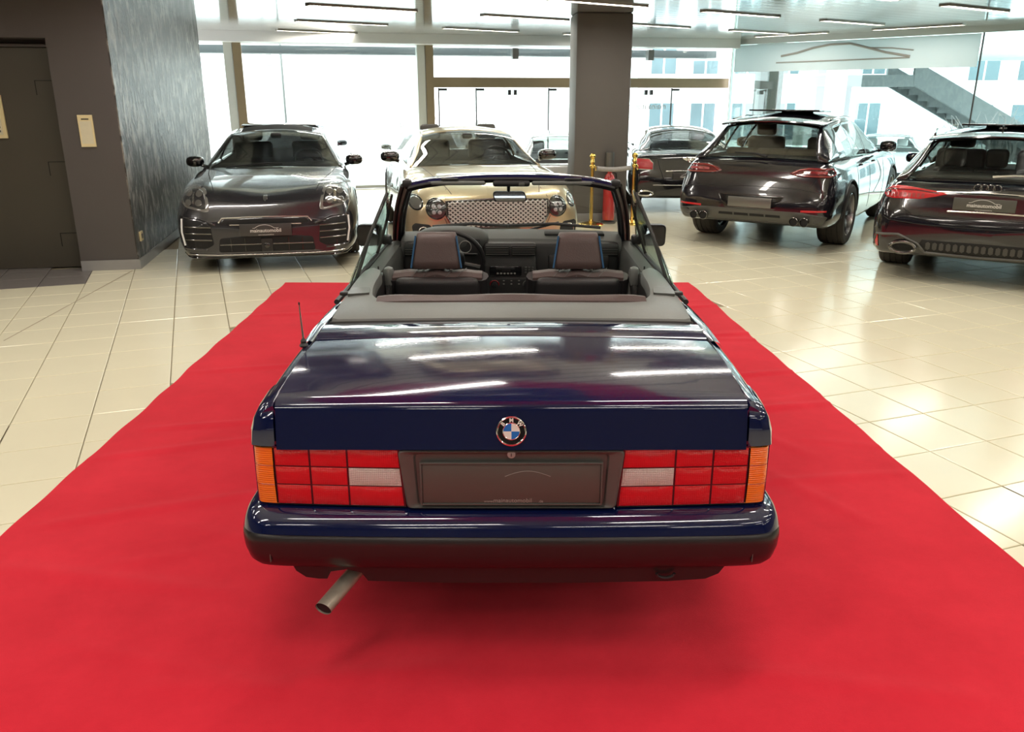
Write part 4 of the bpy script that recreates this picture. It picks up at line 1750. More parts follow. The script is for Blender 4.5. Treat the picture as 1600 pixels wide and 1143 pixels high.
    sweep(path, [(-0.09, 0.549), (-0.05, 0.547), (-0.024, 0.541), (-0.010, 0.529), (-0.001, 0.513), (0.005, 0.496), (0.008, 0.485), (0.004, 0.481)]).build('rear_bumper', 'navy_paint', R)
    bump = c.root
    bs = sweep(path, [(-0.012, 0.482), (0.003, 0.480), (0.009, 0.472), (0.011, 0.45), (0.008, 0.415), (-0.002, 0.380), (-0.022, 0.358), (-0.07, 0.352)]).build('bumper_skirt', 'bumper_plastic', R)
    sweep(path, [(0.0, 0.4825), (0.003, 0.4825), (0.003, 0.479), (0.0, 0.479)], True).build('bumper_line', 'matt_black', bs)
    for sg in (-1, 1):
        MB().box((sg * 0.752, 0.018, 0.43), (0.003, 0.016, 0.085)).build('bumper_joint', 'grey_trim', bs)
    val = [(-0.70, 0.37), (-0.685, 0.335), (-0.655, 0.312), (-0.615, 0.306), (-0.588, 0.306), (-0.575, 0.332), (-0.525, 0.340), (-0.478, 0.328), (-0.458, 0.298), (-0.2, 0.291), (0.2, 0.291), (0.5, 0.297), (0.62, 0.306), (0.66, 0.325), (0.69, 0.37)]
    vb = MB()
    vb.prism(val, 0.045, 0.16)
    vb.build('rear_valance', 'bumper_plastic', R, False)
    MB().tube([(0.488 + 0.028 * cos(pi + pi * k_ / 10), 0.028, 0.336 + 0.016 * sin(pi + pi * k_ / 10)) for k_ in range(11)], 0.0055, 8).build('towing_eye', 'black_plastic', R)
    # exhaust tail pipe
    a, b2 = Vector((-0.49, 0.16, 0.300)), Vector((-0.583, -0.055, 0.262))
    dv = (b2 - a).normalized()
    pr = MB()
    pr.tube([a, b2], 0.029, 18, False, flat=0.72)
    ex = pr.build('exhaust_pipe', 'exhaust_steel', R)
    en = MB().tube([b2 - dv * 0.006, b2 - dv * 0.014], 0.0286, 18, True, flat=0.715)
    en.build('pipe_bore', 'matt_black', ex)
    MB().box((-0.25, 0.42, 0.33), (0.5, 0.34, 0.16), 0.06).build('silencer', 'dark_chrome', R)

    # aerial on the left wing
    an = MB().lathe([(0.014, 0.0), (0.016, 0.006), (0.010, 0.014), (0.011, 0.022), (0.006, 0.030), (0.001, 0.032)], 16).xf(Matrix.Translation((-0.742, 0.58, 0.918)))
    ao = an.build('aerial_base', 'black_plastic', R)
    MB().tube([(-0.742, 0.58, 0.945), (-0.744, 0.575, 1.02), (-0.745, 0.572, 1.075)], [0.004, 0.003, 0.0022], 6).build('aerial_rod', 'dark_chrome', ao)
    MB().ball((-0.745, 0.572, 1.078), (0.0035, 0.0035, 0.006), 8, 6).build('aerial_tip', 'black_plastic', ao)

    # folded-top cover (navy), then the grey padded deck round the cockpit
    rows = []
    for (y, z, xe) in ((0.606, 0.936, 0.706), (0.608, 0.948, 0.706), (0.62, 0.951, 0.708), (0.72, 0.954, 0.712), (0.80, 0.954, 0.714), (0.815, 0.950, 0.714), (0.818, 0.935, 0.714)):
        rows.append([(xe * u / 12, y + 0.012 * (u / 12) ** 2, z - 0.016 * (u / 12) ** 2) for u in range(-12, 13)])
    MB().grid(rows).build('top_cover', 'navy_paint', R)
    for sg in (-1, 1):
        # painted side rails running forward beside the deck
        rr = []
        for (y, x0, x1, z) in ((0.60, 0.715, 0.762, 0.931), (0.80, 0.718, 0.766, 0.934), (1.0, 0.722, 0.772, 0.926), (1.3, 0.735, 0.782, 0.905)):
            rr.append([(sg * x0, y, z), (sg * (x0 + 0.012), y, z + 0.003), (sg * (x1 - 0.012), y, z - 0.006), (sg * x1, y, z - 0.03)])
        MB().grid(rr).build('wing_rail', 'navy_paint', R)
    outl = [(-0.705, 0.835), (-0.715, 1.0), (-0.722, 1.25), (-0.728, 1.50), (-0.728, 1.72), (-0.705, 1.80), (-0.672, 1.80), (-0.640, 1.76), (-0.625, 1.66), (-0.622, 1.50), (-0.606, 1.33), (-0.575, 1.22), (-0.52, 1.14), (-0.40, 1.115)]
    half_o = outl + [(0, 1.11)]
    left = [Vector(p) for p in curve_plan(half_o, 3)]
    loop = left + [Vector((-p.x, p.y)) for p in left[-2::-1]]
    cen = []
    # ring strip between outer and inner outlines
    outer = [(-0.700, 0.84), (-0.712, 1.0), (-0.722, 1.25), (-0.730, 1.50), (-0.730, 1.74), (-0.712, 1.80)]
    inner = [(0.0, 1.085), (-0.40, 1.09), (-0.52, 1.12), (-0.575, 1.20), (-0.604, 1.33), (-0.620, 1.50), (-0.624, 1.66), (-0.640, 1.76), (-0.672, 1.80)]
    inn = curve_plan(inner, 4)
    n_in = len(inn)

    def outer_at(t):
        """outer partner for the inner curve: rear edge first, then along the side"""
        if t < 0.42:
            return (-0.700 * t / 0.42, 0.832 + 0.010 * (t / 0.42) ** 2)
        u = (t - 0.42) / 0.58 * (len(outer) - 1)
        i = min(int(u), len(outer) - 2)
        f_ = u - i
        return (outer[i][0] * (1 - f_) + outer[i + 1][0] * f_, outer[i][1] * (1 - f_) + outer[i + 1][1] * f_)
    rows_l = []
    for i, (x, y) in enumerate(inn):
        ox, oy = outer_at(i / (n_in - 1))
        row = []
        for (w_, z) in ((0.0, 0.900), (0.0, 0.940), (0.03, 0.956), (0.12, 0.962), (0.45, 0.966), (0.80, 0.966), (0.94, 0.962), (0.99, 0.945), (1.0, 0.915)):
            drop = 0.018 * max(0, min(1, ((oy * (1 - w_) + y * w_) - 1.1) / 0.6)) * 0 + 0.010 * (abs(ox * (1 - w_) + x * w_) / 0.7) ** 2
            row.append((ox * (1 - w_) + x * w_, oy * (1 - w_) + y * w_, z - drop))
        rows_l.append(row)
    full = rows_l[::-1] + [[(-p[0], p[1], p[2]) for p in r] for r in rows_l[1:]]
    dk = MB().grid(full)
    kk = len(full[0])
    dk.f.append(tuple(range(kk)))
    dk.f.append(tuple(range((len(full) - 1) * kk, len(full) * kk)))
    deck = dk.build('padded_deck', 'vinyl_grey', R)
    MB().tube([(x * 0.703 / 12, 0.832 + 0.01 * (x / 12) ** 2, 0.944 - 0.010 * (x / 12) ** 2) for x in range(-12, 13)], 0.006, 6).build('deck_seal', 'rubber', deck)
    for sg in (-1, 1):
        # hinge flaps in the rear corners
        fl = MB().prism(roundpoly([(sg * 0.61, 1.22), (sg * 0.70, 1.20), (sg * 0.705, 1.32), (sg * 0.625, 1.33)], 0.01, 3), 0.952, 0.966, 'z').build('hinge_flap', 'grey_trim', deck, False)
        MB().box((sg * 0.715, 1.255, 0.955), (0.055, 0.03, 0.016), 0.005).build('flap_latch', 'black_plastic', fl)
        # seat-belt outlet
        MB().box((sg * 0.618, 1.86, 0.90), (0.05, 0.06, 0.10), 0.02).build('belt_guide', 'vinyl_grey', R)
        MB().tube([(sg * 0.61, 1.87, 0.88), (sg * 0.63, 1.78, 0.70), (sg * 0.64, 1.70, 0.5)], 0.014, 6, flat=2.0).build('seat_belt', 'interior_dark', R)

    # rear bench: cushion roll and backrest
    rows = []
    for i in range(25):
        x = -0.56 + 1.12 * i / 24
        e = (1 - abs(x / 0.57) ** 6) ** 0.5 if abs(x) < 0.57 else 0
        sag = 0.012 * cos(x * 2 * pi / 0.56)
        rows.append([(x, 1.075, 0.92), (x, 1.085, 0.954 + 0.010 * e), (x, 1.115, 0.964 + 0.016 * e + sag * 0.3), (x, 1.16, 0.958 + 0.016 * e + sag * 0.3), (x, 1.20, 0.92), (x, 1.28, 0.78), (x, 1.38, 0.55)])
    MB().grid(rows).build('rear_backrest', 'leather_brown', R)
    MB().box((0, 1.50, 0.52), (1.15, 0.42, 0.12), 0.04).build('rear_cushion', 'leather_dark', R)
    for sg in (-1, 1):
        # cabin side linings
        MB().box((sg * 0.652, 1.50, 0.66), (0.03, 0.75, 0.52), 0.01).build('side_lining', 'dash_black', R)
        dp = MB()
        dp.grid([[(sg * 0.745, y, 0.905), (sg * 0.735, y, 0.917), (sg * 0.70, y, 0.925), (sg * 0.665, y, 0.915), (sg * 0.648, y, 0.88), (sg * 0.645, y, 0.45)] for y in (1.80, 2.0, 2.2, 2.4, 2.6, 2.80)])
        dpo = dp.build('door_panel', 'dash_grey', R)
        MB().tube([(sg * 0.752, 1.22, 0.925), (sg * 0.756, 1.7, 0.918), (sg * 0.752, 2.3, 0.915), (sg * 0.74, 2.84, 0.915)], 0.012, 8).build('belt_moulding', 'black_plastic', R)
        MB().box((sg * 0.672, 1.88, 0.935), (0.008, 0.008, 0.028), 0.002).build('lock_pin', 'black_plastic', dpo)
        MB().box((sg * 0.640, 2.35, 0.66), (0.05, 0.5, 0.07), 0.02).build('arm_rest', 'dash_black', dpo)

    # front seats: shell, cushion, pocket, shoulder roll, head restraint
    for sx in (-0.375, 0.335):
        st = MB()
        rt = Matrix.Rotation(radians(-14), 3, 'X')
        st.box((sx, 1.93, 0.66), (0.44, 0.12, 0.52), 0.04, Matrix.Rotation(radians(14), 3, 'X'), 3)
        seat = st.build('front_seat', 'leather_dark', R)
        sh = MB()
        rows = []
        for i in range(17):
            u = -1 + i / 8
            x = sx + 0.228 * u
            top = 0.928 - 0.010 * u * u + 0.008 * cos(u * 3 * pi) * (1 - abs(u))
            rows.append([(x, 1.838, top - 0.055), (x, 1.835, top - 0.02), (x, 1.85, top), (x, 1.89, top + 0.006), (x, 1.94, top - 0.01), (x, 1.97, top - 0.06)])
        sh.grid(rows)
        sh.build('shoulder_roll', 'leather_brown', seat)
        for u in (-0.55, -0.3, -0.05, 0.2, 0.45):
            MB().tube([(sx + 0.228 * u, 1.834, 0.905), (sx + 0.228 * (u + 0.12), 1.85, 0.932), (sx + 0.228 * (u + 0.2), 1.89, 0.937)], 0.0018, 4).build('seam', 'grey_trim', seat)
        for e in (-1, 1):
            MB().tube([(sx + e * 0.215, 1.87, 0.90), (sx + e * 0.222, 1.95, 0.7), (sx + e * 0.225, 2.0, 0.5)], 0.045, 10).build('side_bolster', 'leather_dark', seat)
        MB().box((sx, 2.18, 0.46), (0.48, 0.50, 0.14), 0.05, seg=3).build('seat_cushion', 'leather_dark', seat)
        hr = MB()
        rows = []
        N = 20
        for i in range(9):
            v = i / 8
            z = 0.945 + 0.165 * v
            wtop = 0.126 - 0.024 * v
            row = []
            for k_ in range(N):
                a_ = 2 * pi * k_ / N
                ex_ = abs(cos(a_)) ** 0.35 * math.copysign(1, cos(a_))
                ey_ = abs(sin(a_)) ** 0.5 * math.copysign(1, sin(a_))
                pinch = 1 if 0 < i < 8 else 0.93
                row.append((sx + ex_ * wtop * pinch, 1.87 + 0.03 * v + ey_ * 0.055 * (1 - 0.15 * v) * (1 if 0 < i < 8 else 0.75), z + (0.004 if i == 8 else 0)))
            rows.append(row)
        hr.grid(rows, True)
        hr.f.append(tuple(range(N)))
        hr.f.append(tuple(range(8 * N, 9 * N)))
        h = hr.build('head_restraint', 'leather_brown', seat, True, 60)
        for e in (-1, 1):
            MB().tube([(sx + e * 0.070, 1.885, 0.90), (sx + e * 0.070, 1.885, 0.955)], 0.007, 8).build('post', 'chrome', h)
            MB().tube([(sx + e * (0.125 - 0.024 * t_), 1.83 + 0.03 * t_, 0.95 + 0.155 * t_) for t_ in (0, 0.25, 0.5, 0.75, 1.0)], 0.005, 6).build('piping', 'piping_reflected_blue', h)

    # dashboard
    prof = [(2.96, 0.92), (2.93, 0.958), (2.86, 0.968), (2.72, 0.957), (2.66, 0.942), (2.645, 0.90), (2.66, 0.78), (2.70, 0.62), (2.9, 0.5)]
    rows = []
    for (y, z) in prof:
        rows.append([(x * 0.655 / 10, y + 0.03 * (1 - (x / 10.0) ** 2) * (1 if z > 0.9 else 0.3), z + 0.012 * (1 - (x / 10.0) ** 2)) for x in range(-10, 11)])
    dash = MB().grid(rows).build('dashboard', 'dash_grey', R)
    low = MB()
    low.box((0, 2.70, 0.765), (1.29, 0.13, 0.35), 0.03)
    low.build('dash_lower', 'dash_black', dash)
    # instrument binnacle
    bn = MB()
    bn.ball((-0.35, 2.69, 0.95), (0.215, 0.12, 0.075), 24, 12, 0.7)
    bn.build('instrument_hood', 'dash_grey', dash)
    MB().box((-0.35, 2.585, 0.925), (0.34, 0.02, 0.09), 0.02).build('instrument_panel', 'matt_black', dash)
    for x in (-0.43, -0.27):
        MB().tube([(x + 0.035 * cos(2 * pi * k_ / 20), 2.572, 0.925 + 0.035 * sin(2 * pi * k_ / 20)) for k_ in range(21)], 0.002, 5, False).build('dial_ring', 'grey_print', dash)
    # centre console with vents, radio, heater panel
    cs = MB()
    cs.box((-0.005, 2.63, 0.765), (0.31, 0.11, 0.35), 0.02, Matrix.Rotation(radians(-8), 3, 'X'))
    con = cs.build('centre_console', 'dash_black', dash)

    def yc(z):
        return 2.574 + (z - 0.765) * -0.14 - 0.004
    for x0 in (-0.082, 0.072):
        v = MB().box((x0, 2.555, 0.905), (0.148, 0.014, 0.062), 0.006).build('air_vent', 'matt_black', con)
        for k_ in range(4):
            MB().box((x0, 2.546, 0.886 + 0.0125 * k_), (0.132, 0.006, 0.0035)).build('vane', 'grey_trim', v)
    rd = MB().box((-0.035, yc(0.785), 0.785), (0.19, 0.02, 0.056), 0.004).build('radio', 'gloss_black', con)
    MB().box((-0.035, yc(0.785) - 0.011, 0.800), (0.11, 0.004, 0.012), 0.001).build('radio_display', 'lamp_dark', rd)
    for k_ in range(6):
        MB().box((-0.08 + 0.02 * k_, yc(0.77) - 0.012, 0.770), (0.012, 0.004, 0.008), 0.001).build('radio_button', 'grey_print', rd)
    hp = MB().box((-0.005, yc(0.70), 0.70), (0.27, 0.02, 0.085), 0.006).build('heater_panel', 'dash_black', con)
    for x, m_ in ((-0.10, 'lens_deep_red'), (0.095, 'grey_trim')):
        MB().tube([(x + 0.026 * cos(2 * pi * k_ / 18), yc(0.70) - 0.012, 0.70 + 0.026 * sin(2 * pi * k_ / 18)) for k_ in range(19)], 0.003, 5, False).build('heater_ring', m_, hp)
        kb = MB().lathe([(0.018, 0.0), (0.016, 0.014), (0.001, 0.016)], 16, 'y').xf(Matrix.Translation((x, yc(0.70) - 0.01, 0.70)) @ Matrix.Diagonal((1, -1, 1, 1)))
        kb.build('heater_knob', 'black_plastic', hp)
    for x in (-0.045, 0.0, 0.045):
        for z in (0.685, 0.705, 0.725):
            MB().box((x, yc(z) - 0.012, z), (0.010, 0.004, 0.005), 0.001).build('switch', 'grey_print', hp)
    for x in (0.085, 0.105, 0.125):
        for z in (0.775, 0.79, 0.805):
            MB().box((x, yc(z) - 0.006, z), (0.012, 0.006, 0.008), 0.001).build('switch', 'grey_trim', con)
    # open tray and outer vents, glove box
    tr = MB().box((0.38, 2.78, 0.968), (0.36, 0.10, 0.02), 0.008).build('dash_tray', 'matt_black', dash)
    for x in (-0.585, 0.585):
        v = MB().box((x, 2.635, 0.885), (0.10, 0.02, 0.055), 0.006).build('air_vent', 'matt_black', dash)
        for k_ in range(3):
            MB().box((x, 2.624, 0.872 + 0.013 * k_), (0.09, 0.006, 0.0035)).build('vane', 'grey_trim', v)
    MB().box((0.40, 2.632, 0.80), (0.36, 0.03, 0.14), 0.015).build('glove_box', 'dash_black', dash)
    # steering wheel
    sw = MB()
    sw.tube([(0.187 * cos(2 * pi * k_ / 40), 0, 0.187 * sin(2 * pi * k_ / 40)) for k_ in range(41)], 0.0135, 10, False)
    sw.xf(Matrix.Translation((-0.345, 2.36, 0.885)) @ Matrix.Rotation(radians(24), 4, 'X'))
    swo = sw.build('steering_wheel', 'leather_dark', R)
    hb = MB().ball((0, 0, 0), (0.085, 0.03, 0.07), 18, 10, 0.7)
    for a_ in (radians(195), radians(-15), radians(-70), radians(250)):
        hb.tube([(0.05 * cos(a_), 0, 0.05 * sin(a_)), (0.18 * cos(a_), 0, 0.18 * sin(a_))], 0.014, 6, flat=0.6)
    hb.xf(Matrix.Translation((-0.345, 2.37, 0.885)) @ Matrix.Rotation(radians(24), 4, 'X'))
    hb.build('wheel_hub', 'black_plastic', swo)
    for z_, e in ((0.95, 1), (0.93, -1)):
        MB().tube([(-0.345, 2.5, 0.90), (-0.345 + e * 0.15, 2.47, 0.90)], 0.006, 6).build('column_stalk', 'black_plastic', swo)
    gk = MB().ball((-0.01, 2.18, 0.66), (0.024, 0.024, 0.028), 14, 10)
    gl = gk.build('gear_knob', 'dull_chrome', R)
    MB().tube([(-0.01, 2.25, 0.50), (-0.01, 2.19, 0.64)], [0.03, 0.008], 8).build('gear_gaiter', 'leather_dark', gl)
    MB().box((-0.01, 2.2, 0.44), (0.20, 0.9, 0.14), 0.03).build('tunnel_console', 'dash_black', R)

    # windscreen frame
    def head(t, dy=0.0, dz=0.0):
        return (0.548 * t, 2.335 - 0.075 * abs(t) ** 2.5 + dy, 1.352 - 0.030 * t * t - 0.012 * abs(t) ** 8 + dz)
    ts = [-1 + k_ / 14 for k_ in range(29)]
    hd = MB().grid([[Vector(head(t)) + Vector(o_) for o_ in ((0, 0.035, -0.012), (0, 0.03, 0.012), (0, 0.0, 0.02), (0, -0.035, 0.012), (0, -0.045, -0.004), (0, -0.035, -0.016), (0, 0.0, -0.022))] for t in ts], True)
    frame = hd.build('windscreen_frame', 'navy_paint', R)
    MB().grid([[Vector(head(t)) + Vector(o_) for o_ in ((0, -0.046, -0.001), (0, -0.050, -0.012), (0, -0.036, -0.03), (0, 0.0, -0.034), (0, 0.02, -0.02))] for t in ts], True).build('header_trim', 'black_plastic', frame)
    for sg in (-1, 1):
        top, bot = Vector((sg * 0.553, 2.25, 1.318)), Vector((sg * 0.705, 2.93, 0.905))
        pts = [top.lerp(bot, t) + Vector((sg * 0.012 * sin(pi * t), 0, 0.018 * sin(pi * t))) for t in [k_ / 8 for k_ in range(9)]]
        MB().tube(pts, 0.024, 10, flat=1.35).build('screen_pillar', 'black_plastic', frame)
        MB().tube([p + Vector((sg * -0.026, -0.015, 0)) for p in pts], 0.011, 8).build('pillar_trim', 'black_plastic', frame)
        MB().tube([p + Vector((sg * 0.026, -0.02, -0.005)) for p in pts], 0.011, 8).build('pillar_seal', 'rubber', frame)
        MB().box((sg * 0.555, 2.245, 1.322), (0.05, 0.06, 0.04), 0.012).build('header_corner', 'black_plastic', frame)
        MB().box((sg * 0.33, 2.262, 1.342), (0.09, 0.03, 0.012), 0.004).build('top_catch', 'black_plastic', frame)
        # sun visors folded up
        vz = MB()
        a_, b_ = (0.11, 0.50) if sg > 0 else (-0.50, -0.14)
        vz.box(((a_ + b_) / 2, 2.30, 1.318), (b_ - a_, 0.11, 0.022), 0.010, Matrix.Rotation(radians(-6), 3, 'X'))
        vz.build('sun_visor', 'vinyl_grey', frame)
    # interior mirror
    ba = MB().box((0, 2.30, 1.318), (0.20, 0.07, 0.032), 0.012).build('mirror_housing', 'black_plastic', frame)
    MB().box((0.055, 2.265, 1.315), (0.03, 0.01, 0.018), 0.003).build('map_light', 'grey_trim', ba)
    st = MB().tube([(-0.015, 2.36, 1.31), (-0.015, 2.41, 1.265)], 0.009, 8)
    st.build('mirror_stalk', 'black_plastic', ba)
    mm = roundpoly([(-0.105, 1.262), (0.075, 1.262), (0.088, 1.206), (-0.095, 1.206)], 0.022, 5)
    im = MB().prism(mm, 2.405, 2.44).build('interior_mirror', 'black_plastic', ba)
    gm_ = MB()
    gm_.prism([(-0.010 + (x + 0.010) * 0.93, 1.234 + (z - 1.234) * 0.86) for x, z in mm], 2.4015, 2.406)
    gm_.build('mirror_glass', 'mirror_glass', im)
    # glass
    rows = []
    for k_ in range(9):
        t = k_ / 8
        row = []
        for i in range(17):
            u = -1 + i / 8
            a_ = Vector(head(u * 0.985, 0.0, -0.01))
            b_ = Vector((0.70 * u, 3.02 - 0.10 * u * u, 0.905))
            p = a_.lerp(b_, t)
            p.z += 0.012 * sin(pi * t)
            row.append(p)
        rows.append(row)
    MB().grid(rows).build('windscreen', 'clear_glass', R)
    for sg in (-1, 1):
        # door glass and rear quarter glass, leaning inwards
        def gp(y, z):
            x = 0.757 - (z - 0.905) * 0.31
            return (sg * x, y, z)

        def pane(name, edge_lo, edge_hi, n=8):
            rws = []
            for k2 in range(n + 1):
                t = k2 / n
                a2, b2_ = edge_lo(t), edge_hi(t)
                rws.append([Vector(gp(a2[0] + (b2_[0] - a2[0]) * j2 / 6, a2[1] + (b2_[1] - a2[1]) * j2 / 6)) + Vector((sg * 0.012 * sin(pi * j2 / 6), 0, 0)) for j2 in range(7)])
            o_ = MB().grid(rws).build(name, 'green_glass', R)
            md = o_.modifiers.new('thick', 'SOLIDIFY')
            md.thickness = 0.004
            return o_
        # quarter glass: curved rear edge rising to the front
        dg = pane('quarter_glass', lambda t: (1.53 + 0.17 * t, 0.912), lambda t: (1.54 + 0.52 * (0.5 * t + 0.5 * t ** 0.8) + 0.10 * (t > 2), 0.915 + 0.375 * (t ** 0.62)), 16)
        sp = [(1.53 + 0.01 * t + 0.51 * (0.5 * t + 0.5 * t ** 0.8), 0.915 + 0.375 * (t ** 0.62)) for t in [k_ / 16 for k_ in range(17)]]
        MB().tube([Vector(gp(*q_)) for q_ in sp], 0.003, 6).build('glass_edge', 'rubber', dg)
        MB().tube([Vector(gp(1.70, 0.915)), Vector(gp(1.89, 1.11)) + Vector((sg * 0.012, 0, 0)), Vector(gp(2.06, 1.292))], 0.0095, 8).build('quarter_seal', 'rubber', dg)
        pane('door_glass', lambda t: (1.72 + 1.0 * t, 0.912), lambda t: (2.07 + 0.16 * t + 0.49 * max(0, (t - 0.33) / 0.67), 1.292 + 0.014 * min(1, t / 0.33) - 0.385 * max(0, (t - 0.33) / 0.67)), 14)
        MB().tube([Vector(gp(2.36, 0.92)), Vector(gp(2.40, 1.10)), Vector(gp(2.31, 1.255))], 0.008, 8).build('door_glass_guide', 'rubber', R)
        # door mirror
        mb_ = MB()
        cx = 0.845
        rws = []
        N = 24
        sh_ = roundpoly([(-0.075, -0.062), (0.068, -0.066), (0.072, 0.060), (-0.072, 0.062)], 0.03, 6)
        for (s_, y) in ((1.0, 2.66), (1.04, 2.68), (1.0, 2.72), (0.75, 2.765), (0.3, 2.79)):
            rws.append([(sg * (cx + x * s_), y, 0.978 + z * s_) for x, z in sh_])
        mb_.grid(rws, True)
        mb_.f.append(tuple(range(4 * len(sh_), 5 * len(sh_))))
        mo = mb_.build('door_mirror', 'black_plastic', R, True, 50)
        MB().prism([(sg * (cx + x * 0.93), 0.978 + z * 0.9) for x, z in sh_], 2.656, 2.661).xf(Matrix.Translation((0, 2.66, 0.978)) @ Matrix.Rotation(radians(-9), 4, 'X') @ Matrix.Translation((0, -2.66, -0.978))).build('mirror_glass', 'mirror_glass', mo)
        MB().box((sg * 0.755, 2.71, 0.945), (0.07, 0.07, 0.055), 0.015).build('mirror_foot', 'black_plastic', mo)
    # wipers
    for (x0, x1, z0, z1) in ((-0.50, -0.02, 0.985, 0.990), (-0.02, 0.56, 0.992, 0.978)):
        wp = MB().tube([(x0, 3.02, z0 - 0.01), (x0 * 0.5 + x1 * 0.5, 2.985, 0.998), (x1, 2.96, z1)], 0.007, 6, flat=1.5).build('wiper', 'black_plastic', R)
        MB().tube([(x0 * 0.9 + x1 * 0.1, 3.05, 0.93), (x0 * 0.45 + x1 * 0.55, 2.99, 1.006)], 0.008, 6).build('wiper_arm', 'black_plastic', wp)
    for side, sg in (('right', 1), ('left', -1)):
        c.line('door_gap', [(1.62, 0.88), (1.62, 0.60), (1.66, 0.34)], side, 0.003, 'matt_black', 0)
        c.line('door_gap', [(2.82, 0.88), (2.84, 0.60), (2.82, 0.34)], side, 0.003, 'matt_black', 0)
        c.line('rub_strip', [(1.45, 0.50), (2.2, 0.50), (3.1, 0.50)], side, 0.014, 'bumper_plastic', 0)
        h = c.hit(1.78, 0.78, side)[0]
        MB().box((h.x + sg * 0.008, 1.78, 0.78), (0.022, 0.17, 0.03), 0.008).build('door_handle', 'black_plastic', R)
    # front end, hidden from here: bumper, lamps, grille
    half = curve_plan([(0.825, 3.85), (0.822, 4.05), (0.79, 4.20), (0.70, 4.26), (0.4, 4.29), (0.0, 4.30)], 4)
    P = [Vector(p) for p in half] + [Vector((-p[0], p[1])) for p in half[-2::-1]]
    MB().grid([[(p.x, p.y + o_, z) for (o_, z) in ((-0.08, 0.54), (-0.01, 0.53), (0, 0.50), (0, 0.44), (-0.02, 0.38), (-0.08, 0.34))] for p in P]).build('front_bumper', 'bumper_plastic', R)
    for x in (-0.60, -0.43, 0.43, 0.60):
        MB().lathe([(0.001, 0.012), (0.06, 0.006), (0.072, 0.0), (0.072, -0.05)], 24, 'y').xf(Matrix.Translation((x, 4.225, 0.635))).build('headlamp', 'lamp_clear', R)
    for x in (-0.055, 0.055):
        MB().prism(roundpoly([(x - 0.045, 0.58), (x + 0.045, 0.58), (x + 0.045, 0.71), (x - 0.045, 0.71)], 0.02), 4.2, 4.235).build('grille', 'gloss_black', R)
    return c


hero()

# ------------------------------------------------------------------ the other cars


def origin_from_front(F, L, yaw):
    a = radians(yaw)
    return (F[0] - L * sin(a), F[1] - L * cos(a)) + tuple(F[2:])


def cabin_cls(y0, y1, wx, extra=None):
    def f(p, n):
        if n.z > 0.75 and y0 < p.y < y1 and abs(p.x) < wx and p.z > 0.6:
            return ('cabin_floor', 'interior_dark')
        return extra(p, n) if extra else None
    return f


def both(poly):
    return [poly, [(-x, z) for x, z in poly[::-1]]]


def circle(cx, cz, r, n=20, sx=1.0):
    return [(cx + r * sx * cos(2 * pi * k / n), cz + r * sin(2 * pi * k / n)) for k in range(n)]


def flat_ring(c, name, x, y, z, rx, rz, tube, m, parent, n=28):
    return MB().tube([(x + rx * cos(2 * pi * k / n), y, z + rz * sin(2 * pi * k / n)) for k in range(n + 1)], tube, 6, False).build(name, m, parent)


